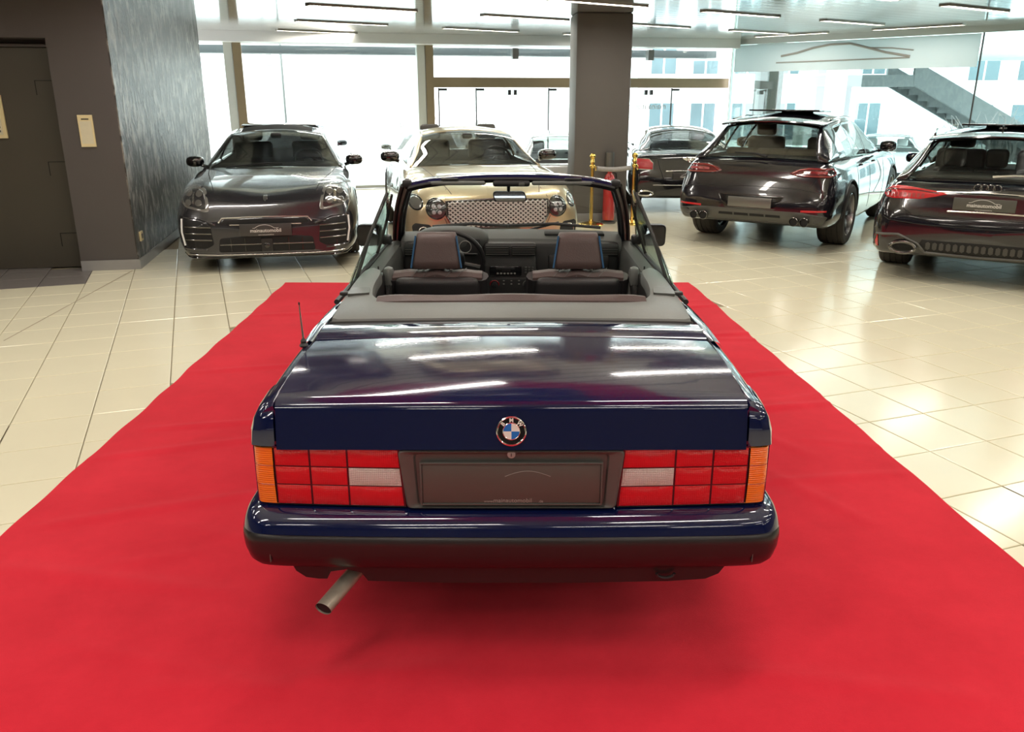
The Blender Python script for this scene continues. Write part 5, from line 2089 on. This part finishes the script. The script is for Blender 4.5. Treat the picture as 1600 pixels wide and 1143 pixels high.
# ---- grey saloon, front view
def grey_saloon():
    L = 5.05
    S = std_section
    yaw = 169.3
    secs = [S(0.0, .38, .78, .84), S(.10, .28, .90, .93), S(.5, .22, .955, .985, .99), S(1.2, .2, .968, .97, .97), S(2.6, .19, .965, .95, .955), S(3.45, .19, .968, .945, .955, xt=.80),
            S(4.0, .19, .968, .915, .915, xt=.80, zsh=.06), S(4.4, .18, .965, .895, .852, xt=.76, zsh=.07, sh=.92), S(4.65, .17, .945, .86, .80, xt=.74, zsh=.08, sh=.91), S(4.82, .16, .905, .79, .752, xt=.72, zsh=.10, sh=.93),
            S(4.93, .15, .86, .70, .70, xt=.70, zsh=.10, sh=.95), S(5.0, .155, .80, .60, .62, xt=.72, zsh=.08, sh=.96), S(5.04, .17, .72, .54, .56, xt=.75, zsh=.06, sh=.97)]
    c = Car('saloon_car', 'dark grey sports saloon with four-point headlights facing us beside the streaked wall', origin_from_front((-2.55, 8.66), L, yaw), yaw, L, secs, 'grey_paint',
            wheels=[(1.05, .36, .30, .80), (4.02, .355, .27, .815)], bulge=(.03, .015))
    c.body_build(cabin_cls(.5, 3.45, .74))
    c.add_wheels('rim_dark', 5, True)
    c.cabin([(.45, .70, .96, .55, .965, .985), (.9, .78, .97, .56, 1.12, 1.17), (1.5, .81, .96, .58, 1.27, 1.335), (2.2, .82, .95, .595, 1.325, 1.395), (2.7, .82, .95, .60, 1.275, 1.335), (3.1, .815, .945, .70, 1.10, 1.14), (3.5, .80, .93, .785, .937, .955)],
            3.5, 2.68, 1.35, .45, [(1.0, 1.95), (2.02, 3.2)], 'tint_glass', holes=[(2.20, 2.62)])
    c.mirror(.86, 3.12, 1.0, 'gloss_black', (.105, .08, .065), .09)
    c.seats((-.38, .38), 1.95, .55, 'interior_dark')
    c.wheel_steer(-.38, 2.75, .95)
    c.box('dashboard', (0, 3.05, .90), (1.45, .5, .12), 'interior_grey', .05)
    c.box('mirror_base', (0, 2.78, 1.28), (.14, .10, .07), 'black_plastic', .03)
    # raised panel of the open sun roof
    MB().box((0, 1.98, 1.392), (.96, .42, .012), .005, Matrix.Rotation(radians(-3), 3, 'X')).build('sunroof_panel', 'gloss_black', c.root)
    # headlights
    for sg, poly in zip((1, -1), both([(.60, .835), (.70, .868), (.80, .862), (.872, .80), (.872, .715), (.80, .665), (.60, .622), (.555, .632), (.565, .72)])):
        lamp = c.patch('headlight', poly, 'front', 'lamp_grey', .004, .05, .03, bulge=.006)
        c.patch('lens', [(.72 * sg + (x - .72 * sg) * .80, .75 + (z - .75) * .78) for x, z in poly], 'front', 'lamp_dark', .012, .02, .03, bulge=.004, parent=lamp)
        for dx, dz in ((-.055, .045), (.055, .045), (-.055, -.04), (.055, -.04)):
            cx, cz = sg * (.72 + dx), .752 + dz
            c.patch('lamp_module', circle(cx, cz, .032, 12, 1.2), 'front', 'lamp_module_grey', .02, .01, bulge=.004, parent=lamp)
        c.patch('lamp_cross', [(sg * .72 - .012, .70), (sg * .72 + .012, .70), (sg * .72 + .012, .81), (sg * .72 - .012, .81)], 'front', 'chrome', .022, .01, parent=lamp)
    # side intakes with slats and light blade
    for sg, poly in zip((1, -1), both([(.53, .30), (.60, .26), (.80, .275), (.845, .40), (.83, .56), (.66, .54), (.55, .49)])):
        it = c.patch('side_intake', poly, 'front', 'matt_black', .003, .03, .02)
        for k in range(3):
            z = .345 + .065 * k
            c.line('intake_slat', [(sg * .545, z), (sg * .81, z + .01)], 'front', .008, 'dark_chrome', .008, parent=it)
        c.line('intake_frame', [(sg * .50, .50), (sg * .66, .565), (sg * .85, .578), (sg * .868, .42), (sg * .83, .265), (sg * .60, .245)], 'front', .011, 'grey_paint', .004, parent=it)
        c.line('light_blade', [(sg * .845, .555), (sg * .85, .42), (sg * .825, .29)], 'front', .011, 'led_white', .012, parent=it)
    # centre slot, lower intake, sensor
    c.patch('upper_slot', [(-.44, .515), (-.36, .50), (.36, .50), (.44, .515), (.41, .553), (-.41, .553)], 'front', 'matt_black', .003, .02, .01)
    c.line('slot_trim', [(-.47, .52), (-.43, .565), (0, .572), (.43, .565), (.47, .52)], 'front', .008, 'dull_chrome', .004)
    c.line('slot_trim', [(-.36, .497), (0, .497), (.36, .497)], 'front', .005, 'dull_chrome', .004)
    lo = c.patch('lower_intake', [(-.49, .215), (.49, .215), (.47, .36), (.30, .375), (-.30, .375), (-.47, .36)], 'front', 'matt_black', .004, .03, .03)
    c.line('intake_bar', [(-.47, .295), (.47, .295)], 'front', .007, 'dark_chrome', .008, parent=lo)
    for x in (-.36, -.22, .22, .36):
        c.line('intake_rib', [(x, .225), (x, .36)], 'front', .003, 'dark_chrome', .007, parent=lo)
    c.patch('radar_sensor', [(-.055, .215), (.055, .215), (.06, .355), (-.06, .355)], 'front', 'black_plastic', .016, .03, .01)
    c.patch('sensor_lens', circle(0, .28, .03), 'front', 'gloss_black', .022, .01, bulge=.01)
    c.line('front_splitter', [(.86, .19), (.80, .165), (.5, .155), (0, .15), (-.5, .155), (-.80, .165), (-.86, .19)], 'front', .012, 'gloss_black', .012)
    c.line('splitter_trim', [(.80, .205), (.5, .19), (0, .186), (-.5, .19), (-.80, .205)], 'front', .005, 'dull_chrome', .012)
    c.line('bonnet_gap', [(.50, .735), (.30, .716), (0, .712), (-.30, .716), (-.50, .735)], 'front', .003, 'matt_black', .0)
    for sg in (1, -1):
        c.line('bonnet_edge', [(sg * .52, 4.78), (sg * .60, 4.4), (sg * .68, 3.95), (sg * .72, 3.6)], 'top', .004, 'matt_black', .0)
    yb = c.hit(0, .735, 'front')[0].y
    c.patch('badge', [(-.02, .765), (.02, .765), (.022, .735), (0, .712), (-.022, .735)], 'front', 'dull_chrome', .006, .01)
    c.line('wiper', [(.55, .96), (.1, .99), (-.1, .985)], 'front', .008, 'black_plastic', .008, bvh=c.cab)
    show_plate(c, 0, 5.085, .445, 'front', .52, .125)
    return c


grey_saloon()


# ---- champagne coupe, front view
def gold_coupe():
    L = 4.85
    S = std_section
    yaw = 169.2
    secs = [S(0.0, .40, .74, .84), S(.12, .30, .88, .93), S(.5, .22, .955, .99, .99), S(1.0, .20, .975, 1.0, .98, zsh=.07), S(2.2, .19, .955, .975, .97), S(3.2, .19, .955, .975, .985, xt=.80),
            S(3.8, .19, .965, .955, .955, xt=.78, zsh=.06), S(4.3, .19, .955, .90, .90, xt=.76, zsh=.08), S(4.58, .19, .925, .845, .855, xt=.74, zsh=.09), S(4.72, .19, .865, .80, .815, xt=.72, zsh=.09, sh=.95), S(4.80, .20, .78, .765, .785, xt=.72, zsh=.08, sh=.96), S(4.85, .24, .64, .73, .75, xt=.75, zsh=.05, sh=.97)]
    c = Car('grand_tourer', 'champagne gold coupe with round headlights and mesh grille facing the convertible', origin_from_front((-.138, 8.61), L, yaw), yaw, L, secs, 'gold_paint',
            wheels=[(1.0, .37, .31, .81), (3.86, .365, .28, .82)], bulge=(.03, .02))
    c.body_build(cabin_cls(.6, 3.2, .72))
    c.add_wheels('rim_grey', 10, True)
    c.cabin([(.35, .66, .97, .50, .975, .99), (.9, .74, .99, .52, 1.15, 1.19), (1.5, .76, .985, .565, 1.285, 1.345), (2.1, .78, .98, .585, 1.32, 1.385), (2.55, .785, .98, .60, 1.275, 1.335), (2.95, .78, .975, .68, 1.12, 1.16), (3.35, .77, .965, .76, .972, .99)],
            3.35, 2.52, 1.3, .35, [(1.05, 1.75), (1.8, 2.95)], 'tint_glass')
    c.mirror(.90, 2.85, 1.06, 'gloss_black', (.115, .085, .065), .08)
    c.seats((-.38, .38), 1.85, .60, 'interior_grey', h=.60)
    c.wheel_steer(-.38, 2.62, .98, m='interior_grey')
    c.box('dashboard', (0, 2.90, .93), (1.40, .45, .12), 'interior_grey', .05)
    c.box('mirror_base', (0, 2.62, 1.28), (.13, .10, .07), 'black_plastic', .03)
    # grille: chrome frame and diamond mesh
    gp = [(-.53, .745), (0, .762), (.53, .745), (.53, .60), (.47, .495), (.38, .478), (-.38, .478), (-.47, .495), (-.53, .60)]
    g = c.patch('grille', gp, 'front', 'matt_black', .006, .03, .03)
    inside = lambda x, z: abs(x) < .515 - max(0, (.60 - z)) * .45 and .487 < z < .747
    mesh = MB()
    yf = {}
    for a in range(-26, 27):
        for sgn in (1, -1):
            pts = []
            for k in range(0, 60):
                z = .48 + .272 * k / 59
                x = a * .052 + sgn * (z - .615) * 1.25
                if inside(x, z):
                    loc, d = c.hit(x, z, 'front')
                    pts.append(loc - d * .014)
            if len(pts) > 3:
                mesh.tube(pts[::4] + [pts[-1]], .0085, 5)
    mo = mesh.build('grille_mesh', 'mesh_silver', g)
    mo['kind'] = 'stuff'
    c.line('grille_frame', gp, 'front', .012, 'dark_chrome', .012, closed=True, parent=g)
    for sg in (1, -1):
        lp = c.patch('headlight', circle(sg * .63, .672, .122, 28), 'front', 'gold_paint', .004, .04)
        c.patch('bezel', circle(sg * .63, .672, .107, 28), 'front', 'gloss_black', .012, .02, parent=lp)
        c.patch('lens', circle(sg * .63, .672, .094, 28), 'front', 'lamp_dark', .018, .02, bulge=.012, parent=lp)
        for k in range(4):
            a = pi / 4 + k * pi / 2
            c.patch('lamp_module', circle(sg * .63 + .040 * cos(a), .672 + .040 * sin(a), .022, 10), 'front', 'lamp_clear', .032, .02, bulge=.006, parent=lp)
        lo = c.patch('side_lamp', circle(sg * .825, .722, .072, 24), 'front', 'gloss_black', .006, .03)
        c.patch('lens', circle(sg * .825, .722, .058, 24), 'front', 'lamp_grey', .014, .02, bulge=.01, parent=lo)
        it = c.patch('side_intake', [(sg * x, z) for x, z in ((.66, .36), (.86, .38), (.875, .49), (.84, .525), (.70, .515), (.66, .46))], 'front', 'matt_black', .004, .03, .02)
        flat_ring(c, 'fog_ring', sg * .765, c.hit(sg * .765, .44, 'front')[0].y + .01, .44, .05, .05, .006, 'dull_chrome', it)
        c.line('bonnet_gap', [(sg * .50, .845), (sg * .53, .775), (sg * .56, .60), (sg * .50, .46)], 'front', .0035, 'leather_brown', 0)
        c.line('bonnet_crease', [(sg * .46, 4.72), (sg * .55, 4.3), (sg * .62, 3.8), (sg * .66, 3.3)], 'top', .004, 'leather_brown', 0)
    c.patch('lower_grille', [(-.48, .26), (.48, .26), (.50, .37), (-.50, .37)], 'front', 'matt_black', .004, .03, .03)
    c.line('lower_trim', [(-.85, .30), (-.5, .225), (0, .215), (.5, .225), (.85, .30)], 'front', .012, 'gloss_black', .01)
    show_plate(c, 0, 4.895, .41, 'front', .46, .10)
    return c


gold_coupe()


# ---- black grand tourer, rear view
def black_coupe():
    L = 4.75
    S = std_section
    secs = [S(0.0, .27, .80, .56, sh=.97), S(.04, .23, .87, .70, sh=.96, zsh=.06), S(.12, .21, .91, .86, .875, xt=.78), S(.3, .20, .93, .90, .925, xt=.78), S(.9, .19, .945, .955, .95, xt=.78), S(1.6, .19, .93, .945, .94), S(3.2, .19, .93, .93, .935), S(4.2, .19, .93, .84, .86), S(4.6, .2, .85, .74, .77), S(4.75, .28, .66, .62, .66)]
    c = Car('black_coupe', 'glossy black coupe with winged badge and red tail lights parked behind the column', (2.76, 13.2), 3, L, secs, 'black_paint',
            wheels=[(1.02, .345, .29, .78), (3.78, .345, .27, .78)], bulge=(.02, .03))
    c.body_build(cabin_cls(.7, 3.2, .70))
    c.add_wheels('rim_dark', 10)
    c.cabin([(.42, .74, .915, .63, .918, .932), (.8, .755, .94, .575, 1.06, 1.10), (1.25, .76, .94, .55, 1.16, 1.215), (1.9, .76, .94, .55, 1.20, 1.262), (2.4, .76, .94, .56, 1.16, 1.22), (3.2, .74, .93, .72, .935, .955)],
            3.2, 2.35, 1.20, .42, [(1.35, 1.65), (1.7, 2.8)], 'tint_glass', rear_glass='tint_glass')
    c.mirror(.86, 2.75, 1.0, 'gloss_black', (.10, .08, .06), .08)
    c.seats((-.36, .36), 1.9, .50, 'interior_dark', h=.5)
    for sg, poly in zip((1, -1), both([(.56, .655), (.80, .665), (.865, .70), (.87, .80), (.80, .822), (.62, .815), (.555, .75)])):
        lp = c.patch('tail_lamp', poly, 'rear', 'lens_red', .006, .04, .03, bulge=.012)
        c.line('lamp_trim', poly, 'rear', .006, 'chrome', .008, closed=True, parent=lp)
        flat_ring(c, 'exhaust_trim', sg * .66, c.hit(sg * .66, .30, 'rear')[0].y - .012, .30, .115, .038, .014, 'chrome', c.root)
        c.patch('exhaust_pipe', circle(sg * .66, .30, .034, 20, 3.0), 'rear', 'matt_black', .008, .02)
        c.line('boot_gap', [(sg * .50, .86), (sg * .46, .70), (sg * .38, .49)], 'rear', .004, 'matt_black', 0)
    c.line('boot_chrome', [(-.36, .635), (0, .64), (.36, .635)], 'rear', .010, 'dull_chrome', .006)
    c.line('bumper_chrome', [(-.55, .425), (0, .425), (.55, .425)], 'rear', .006, 'dull_chrome', .006)
    b = c.patch('badge', [(-.02, .84), (.02, .84), (.012, .765), (-.012, .765)], 'rear', 'chrome', .012, .01)
    for sg in (1, -1):
        c.patch('badge_wing', [(sg * .018, .838), (sg * .115, .838), (sg * .095, .815), (sg * .05, .79), (sg * .018, .785)], 'rear', 'chrome', .008, .01, parent=b)
    c.patch('lower_diffuser', [(-.52, .215), (.52, .215), (.50, .255), (-.50, .255)], 'rear', 'matt_black', .006, .02)
    yp = c.hit(0, .56, 'rear')[0].y
    show_plate(c, 0, yp - .025, .56, 'rear', .50, .11)
    return c


black_coupe()


# ---- black suv, rear three-quarter view
def black_suv():
    L = 4.68
    S = std_section
    yaw = 33
    secs = [S(0.0, .40, .82, .60, sh=.97, zsh=.05), S(.03, .34, .88, .72, sh=.97), S(.08, .31, .915, .86, .88, xt=.82, zsh=.10), S(.16, .29, .935, .98, 1.0, xt=.84, zsh=.10), S(.30, .27, .945, 1.04, 1.06, xt=.84, zsh=.10), S(.7, .24, .955, 1.06, 1.07, zsh=.10),
            S(1.2, .23, .955, 1.06, 1.06, zsh=.09), S(3.0, .23, .95, 1.03, 1.03), S(3.9, .24, .955, .98, .97), S(4.4, .26, .90, .84, .86), S(4.68, .34, .70, .66, .70)]
    c = Car('suv_car', 'black suv with twin round exhausts and open sunroof in rear three-quarter view', (2.84, 10.02), yaw, L, secs, 'macan_paint',
            wheels=[(.97, .37, .31, .80), (3.78, .37, .28, .80)], bulge=(.02, .03))
    c.body_build(cabin_cls(.35, 3.0, .74))
    c.add_wheels('rim_grey', 7, True)
    c.cabin([(.22, .80, 1.04, .70, 1.045, 1.06), (.45, .82, 1.06, .63, 1.26, 1.30), (.66, .83, 1.06, .60, 1.40, 1.455), (.9, .83, 1.06, .60, 1.44, 1.51), (1.6, .84, 1.05, .615, 1.48, 1.56), (2.2, .84, 1.04, .61, 1.44, 1.52), (2.55, .84, 1.04, .64, 1.34, 1.40), (3.15, .80, 1.02, .78, 1.03, 1.05)],
            3.15, 2.25, .64, .22, [(.95, 1.32), (1.36, 2.05), (2.1, 2.85)], 'tint_glass', rear_glass='car_glass', side_glass='car_glass')
    c.mirror(.90, 2.72, 1.10, 'gloss_black', (.11, .08, .075), .10)
    c.seats((-.38, 0, .38), .80, .72, 'interior_beige', w=.42, h=.42, head=False)
    c.seats((-.40, .40), 1.85, .62, 'interior_beige')
    # roof: spoiler, open sunroof panel, dark glass bars, rails
    MB().grid([[(x * .62 / 8, y - .03 * (1 - (x / 8) ** 2), z - .05 * (x / 8) ** 2) for x in range(-8, 9)] for (y, z) in ((.98, 1.518), (.75, 1.505), (.58, 1.478), (.575, 1.462), (.66, 1.456))]).build('roof_spoiler', 'macan_paint', c.root)
    MB().tube([(x * .2 / 4, .558 - .0, 1.463) for x in range(-4, 5)], .009, 6).build('brake_light', 'lens_deep_red', c.root)
    MB().box((-.02, 1.42, 1.570), (.88, .62, .02), .006, Matrix.Rotation(radians(-2), 3, 'X')).build('sunroof_panel', 'gloss_black', c.root)
    for sg in (1, -1):
        MB().tube([(sg * .60, .95, 1.475), (sg * .615, 1.5, 1.51), (sg * .61, 2.15, 1.48)], .010, 6).build('roof_rail', 'gloss_black', c.root)
    # rear wiper
    MB().tube([(.10, .17, 1.075), (-.05, .20, 1.105), (-.30, .215, 1.11)], [.018, .012, .008], 6).build('rear_wiper', 'black_plastic', c.root)
    # tail lamps
    for sg in (1, -1):
        P = lambda l: [(sg * x, z) for x, z in l]
        lp = c.patch('tail_lamp', P([(.40, .905), (.47, .945), (.60, .975), (.85, .975), (.935, .93), (.93, .88), (.85, .865), (.55, .868), (.43, .885)]), 'rear', 'lens_smoked', .008, .03, .02, bulge=.010)
        c.line('light_band', P([(.44, .905), (.52, .945), (.62, .962), (.85, .960), (.91, .925)]), 'rear', .007, 'lens_wine', .018, parent=lp)
        c.line('light_band', P([(.47, .893), (.58, .882), (.86, .882), (.91, .905)]), 'rear', .006, 'lens_wine', .018, parent=lp)
        c.patch('light_bar', P([(.56, .905), (.82, .908), (.82, .938), (.56, .932)]), 'rear', 'lens_deep_red', .018, .01, parent=lp)
        c.patch('reflector', P([(.60, .478), (.88, .492), (.88, .512), (.60, .502)]), 'rear', 'lens_red', .008, .02)
        for x in (.545, .665):
            e = MB().lathe([(.047, .0), (.053, -.06), (.046, -.065), (.042, -.02), (.036, .06)], 24, 'y').xf(Matrix.Translation((sg * x, c.hit(sg * x, .42, 'rear')[0].y + .0, .372)))
            eo = e.build('exhaust_pipe', 'dark_chrome', c.root)
            MB().lathe([(.001, -.05), (.0435, -.05), (.0435, -.04), (.001, -.04)], 18, 'y').xf(Matrix.Translation((sg * x, c.hit(sg * x, .42, 'rear')[0].y, .372))).build('pipe_bore', 'matt_black', eo)
        c.line('bumper_seam', P([(.95, .64), (.80, .70), (.50, .735), (0, .742)]), 'rear', .003, 'matt_black', 0)
        c.line('gate_seam', P([(.74, 1.02), (.72, .86), (.66, .76)]), 'rear', .003, 'matt_black', 0)
        c.line('door_gap', [(1.35, 1.03), (1.33, .7), (1.42, .35)], 'right' if sg > 0 else 'left', .003, 'matt_black', 0)
        c.line('door_gap', [(2.08, 1.03), (2.06, .7), (2.08, .35)], 'right' if sg > 0 else 'left', .003, 'matt_black', 0)
        c.line('door_gap', [(3.0, 1.0), (3.02, .7), (2.98, .35)], 'right' if sg > 0 else 'left', .003, 'matt_black', 0)
        for y in (1.62, 2.42):
            h = c.hit(y, .93, 'right' if sg > 0 else 'left')[0]
            MB().box((h.x + sg * .012, y, .93), (.03, .20, .028), .01).build('door_handle', 'macan_paint', c.root)
        c.line('arch_lip', [(.97 + .415 * cos(t), .37 + .415 * sin(t)) for t in [pi * k / 14 for k in range(15)]], 'right' if sg > 0 else 'left', .012, 'black_plastic', .0)
        c.line('arch_lip', [(3.78 + .415 * cos(t), .37 + .415 * sin(t)) for t in [pi * k / 14 for k in range(15)]], 'right' if sg > 0 else 'left', .012, 'black_plastic', .0)
    # number plate recess in the bumper, diffuser
    c.patch('plate_recess', [(-.40, .645), (.40, .645), (.30, .48), (-.30, .48)], 'rear', 'gloss_black', .003, .02, .02)
    yp = c.hit(0, .56, 'rear')[0].y
    pl = c.box('licence_plate', (0, yp - .018, .558), (.52, .012, .115), 'steel_grey', .004)
    df = c.patch('diffuser', [(-.84, .335), (.84, .335), (.90, .44), (.60, .475), (-.60, .475), (-.90, .44)], 'rear', 'grey_trim', .006, .03, .03)
    for k in range(4):
        x0 = -.375 + .19 * k
        c.patch('diffuser_slot', [(x0, .395), (x0 + .18, .395), (x0 + .175, .425), (x0 + .005, .425)], 'rear', 'matt_black', .010, .01, parent=df)
    return c


black_suv()


# ---- black estate, rear view at the right edge
def black_estate():
    L = 4.98
    S = std_section
    yaw = 32
    secs = [S(0.0, .34, .84, .66, sh=.97, zsh=.05), S(.03, .29, .90, .76, sh=.97), S(.09, .26, .945, .90, .90, xt=.84, zsh=.10), S(.16, .25, .965, .95, .96, xt=.84, zsh=.09), S(.35, .23, .975, .985, .99, xt=.84, zsh=.09), S(1.0, .2, .98, .99, .99, zsh=.08),
            S(1.8, .19, .965, .965, .965), S(3.4, .19, .96, .95, .95), S(4.2, .2, .965, .87, .88), S(4.75, .22, .90, .76, .79), S(4.98, .3, .70, .6, .64)]
    c = Car('estate_car', 'black estate car with oval exhaust and red tail lights cut by the right edge', (4.42, 7.86), yaw, L, secs, 'black_paint',
            wheels=[(1.05, .37, .30, .815), (3.98, .37, .29, .815)], bulge=(.02, .03))
    c.body_build(cabin_cls(.4, 3.3, .74))
    c.add_wheels('rim_dark', 8)
    c.cabin([(.22, .82, .975, .74, .98, .995), (.5, .83, .99, .66, 1.18, 1.215), (.74, .84, .99, .615, 1.325, 1.375), (1.0, .84, .98, .61, 1.355, 1.415), (1.9, .84, .965, .61, 1.375, 1.45), (2.5, .84, .96, .61, 1.32, 1.39), (3.4, .80, .94, .78, .945, .965)],
            3.4, 2.45, .72, .22, [(.95, 1.35), (1.4, 2.1), (2.16, 3.0)], 'tint_glass', rear_glass='car_glass')
    c.mirror(.90, 2.92, 1.01, 'gloss_black', (.11, .08, .065), .09)
    c.seats((-.38, 0, .38), 1.0, .66, 'interior_dark', w=.40, h=.40)
    c.box('load_cover', (0, .62, 1.0), (1.3, .6, .03), 'interior_grey', .01)
    c.seats((-.40, .40), 1.95, .58, 'interior_dark')
    MB().grid([[(x * .62 / 8, y - .03 * (1 - (x / 8) ** 2), z - .045 * (x / 8) ** 2) for x in range(-8, 9)] for (y, z) in ((1.05, 1.422), (.80, 1.41), (.66, 1.388), (.655, 1.374), (.74, 1.37))]).build('roof_spoiler', 'black_paint', c.root)
    MB().box((.10, 1.62, 1.462), (1.0, .60, .02), .006, Matrix.Rotation(radians(-2), 3, 'X')).build('sunroof_panel', 'gloss_black', c.root)
    for sg in (1, -1):
        MB().tube([(sg * .60, .95, 1.385), (sg * .615, 1.2, 1.425), (sg * .62, 1.9, 1.43), (sg * .615, 2.5, 1.38)], .013, 8).build('roof_rail', 'chrome', c.root)
    an = MB().prism([(1.10, 1.41), (1.24, 1.41), (1.13, 1.475), (1.10, 1.47)], -.008, .008, 'x').build('roof_aerial', 'dark_chrome', c.root)
    MB().box((0, 1.12, 1.445), (.07, .02, .016), .006).build('aerial_fin', 'dark_chrome', an)
    MB().tube([(.02, .19, 1.03), (.20, .215, 1.05), (.48, .22, 1.05)], [.022, .013, .008], 6).build('rear_wiper', 'dull_chrome', c.root)
    for sg in (1, -1):
        P = lambda l: [(sg * x, z) for x, z in l]
        lp = c.patch('tail_lamp', P([(.32, .868), (.45, .895), (.70, .925), (.86, .928), (.955, .87), (.945, .825), (.80, .805), (.55, .812), (.42, .84)]), 'rear', 'lens_red', .008, .03, .015, bulge=.006)
        c.line('light_band', P([(.40, .873), (.60, .893), (.90, .893)]), 'rear', .006, 'lens_smoked', .016, parent=lp)
        for k in range(9):
            x = .52 + .04 * k
            c.patch('light_segment', P([(x, .825), (x + .03, .823), (x + .03, .865), (x, .865)]), 'rear', 'lens_wine', .014, .01, parent=lp)
        c.patch('reflector', P([(.875, .325), (.905, .33), (.925, .44), (.895, .455), (.885, .42)]), 'rear', 'lens_red', .010, .02)
        flat_ring(c, 'exhaust_pipe', sg * .64, c.hit(sg * .64, .40, 'rear')[0].y - .035, .345, .115, .055, .016, 'dark_chrome', c.root)
        c.patch('exhaust_bore', circle(sg * .64, .345, .046, 24, 2.2), 'rear', 'matt_black', .014, .02)
        c.line('bumper_trim', P([(.93, .30), (.90, .455), (.70, .465), (.52, .39), (.44, .305), (0, .295)]), 'rear', .014, 'grey_trim', .006)
        c.line('gate_seam', P([(.70, .98), (.70, .84), (.69, .72), (.60, .66), (0, .655)]), 'rear', .0035, 'matt_black', 0)
        c.line('bumper_seam', P([(.95, .68), (.80, .60), (.5, .575), (0, .57)]), 'rear', .004, 'matt_black', 0)
        c.line('arch_lip', [(1.05 + .415 * cos(t), .37 + .415 * sin(t)) for t in [pi * k / 14 for k in range(15)]], 'right' if sg > 0 else 'left', .012, 'black_paint', .0)
    df = c.patch('diffuser_grille', [(-.50, .385), (-.42, .315), (.42, .315), (.50, .385), (.48, .43), (-.48, .43)], 'rear', 'matt_black', .008, .02, .01)
    for k in range(15):
        x = -.42 + .06 * k
        c.patch('grille_cell', [(x - .02, .345), (x, .332), (x + .02, .345), (x + .02, .40), (x, .413), (x - .02, .40)], 'rear', 'cell_grey', .011, .005, parent=df)
    c.line('boot_chrome', [(-.42, .885), (0, .893), (.42, .885)], 'rear', .008, 'dull_chrome', .004)
    c.line('boot_chrome', [(-.30, .715), (0, .72), (.55, .715)], 'rear', .008, 'dull_chrome', .004)
    yb = c.hit(0, .93, 'rear')[0].y - .012
    bd = None
    for k in range(4):
        o = flat_ring(c, 'badge_ring', -.081 + .054 * k, yb, .935, .034, .034, .006, 'dark_chrome', bd or c.root, 24)
    yp = c.hit(0, .79, 'rear')[0].y - .025
    show_plate(c, 0, yp, .79, 'rear', .52, .115, m='plate_grey')
    return c


black_estate()


# ---- simple background cars (only slivers of them show)
def background_car(name, label, F, yaw, L, W, H_, paint, lamps='front', rim='rim_grey', gl='tint_glass', trim='interior_dark'):
    S = std_section
    zb = H_ * .68
    secs = [S(0.0, .36, W * .80, zb * .78), S(.10, .27, W * .92, zb * .92), S(.5, .21, W * .98, zb * .99), S(1.2, .2, W, zb), S(2.8, .2, W * .985, zb * .98), S(3.4, .2, W, zb * .96), S(L - .5, .2, W * .98, zb * .86, zb * .88), S(L - .2, .2, W * .90, zb * .76, zb * .78), S(L - .05, .22, W * .80, zb * .64, zb * .66), S(L, .26, W * .68, zb * .54, zb * .56)]
    c = Car(name, label, origin_from_front(F, L, yaw), yaw, L, secs, paint, wheels=[(.98, .34, .27, W - .16), (L - .95, .34, .26, W - .16)])
    c.body_build(cabin_cls(.6, 3.2, W * .77))
    c.add_wheels(rim, 10)
    c.cabin([(.40, W * .76, zb * .985, W * .62, zb * .99, zb), (.95, W * .80, zb, W * .56, H_ * .86, H_ * .89), (1.5, W * .82, zb, W * .58, H_ * .94, H_ * .975), (2.1, W * .82, zb, W * .60, H_ * .96, H_), (2.5, W * .82, zb * .99, W * .61, H_ * .92, H_ * .96), (3.3, W * .80, zb * .97, W * .79, zb * .975, zb * .985)],
            3.3, 2.45, 1.3, .40, [(1.1, 1.75), (1.8, 2.85)], gl)
    c.mirror(W - .06, 2.85, zb + .06, 'gloss_black', (.11, .08, .065), .09)
    c.seats((-.36, .36), 1.85, zb - .38, trim, h=.55 if H_ > 1.2 else .40)
    for sg in (1, -1):
        c.patch('headlight', [(sg * x * W, z * zb) for x, z in ((.55, .62), (.82, .70), (.88, .78), (.62, .74))], 'front', 'lamp_clear', .006, .03, .02)
        lp = c.patch('tail_lamp', [(sg * x * W, z * zb) for x, z in ((.50, .80), (.80, .80), (.90, .84), (.86, .90), (.52, .88))], 'rear', 'lens_red', .006, .03, .02)
    c.patch('grille', [(-.42 * W, .26 * zb), (.42 * W, .26 * zb), (.50 * W, .46 * zb), (-.50 * W, .46 * zb)], 'front', 'matt_black', .004, .02, .02)
    return c


background_car('dark_coupe', 'dark car parked outside behind the grey saloon', (-4.55, 17.15, GZ), 176, 4.6, .92, 1.46, 'grey_paint')
background_car('white_coupe', 'white car parked outside behind the champagne coupe', (-1.75, 17.65, GZ), 176, 4.6, .92, 1.30, 'white_paint')
background_car('white_car', 'white car with blue grille parked outside between the suv and the estate', (8.75, 19.6, GZ), 200, 4.5, .90, 1.12, 'white_paint', gl='clear_glass', trim='white_fascia')  # white seats put the glare of the blown-out cabin into the colour
sc = background_car('silver_coupe', 'silver sports coupe with slatted engine cover behind the champagne coupe', (.80, 17.42, 0), 0, 4.35, .88, 1.17, 'silver_paint', gl='car_glass')
for k in range(4):
    y = .22 + .05 * k
    sc.line('engine_slat', [(-.42, y), (0, y), (.42, y)], 'top', .012, 'black_plastic', .004)
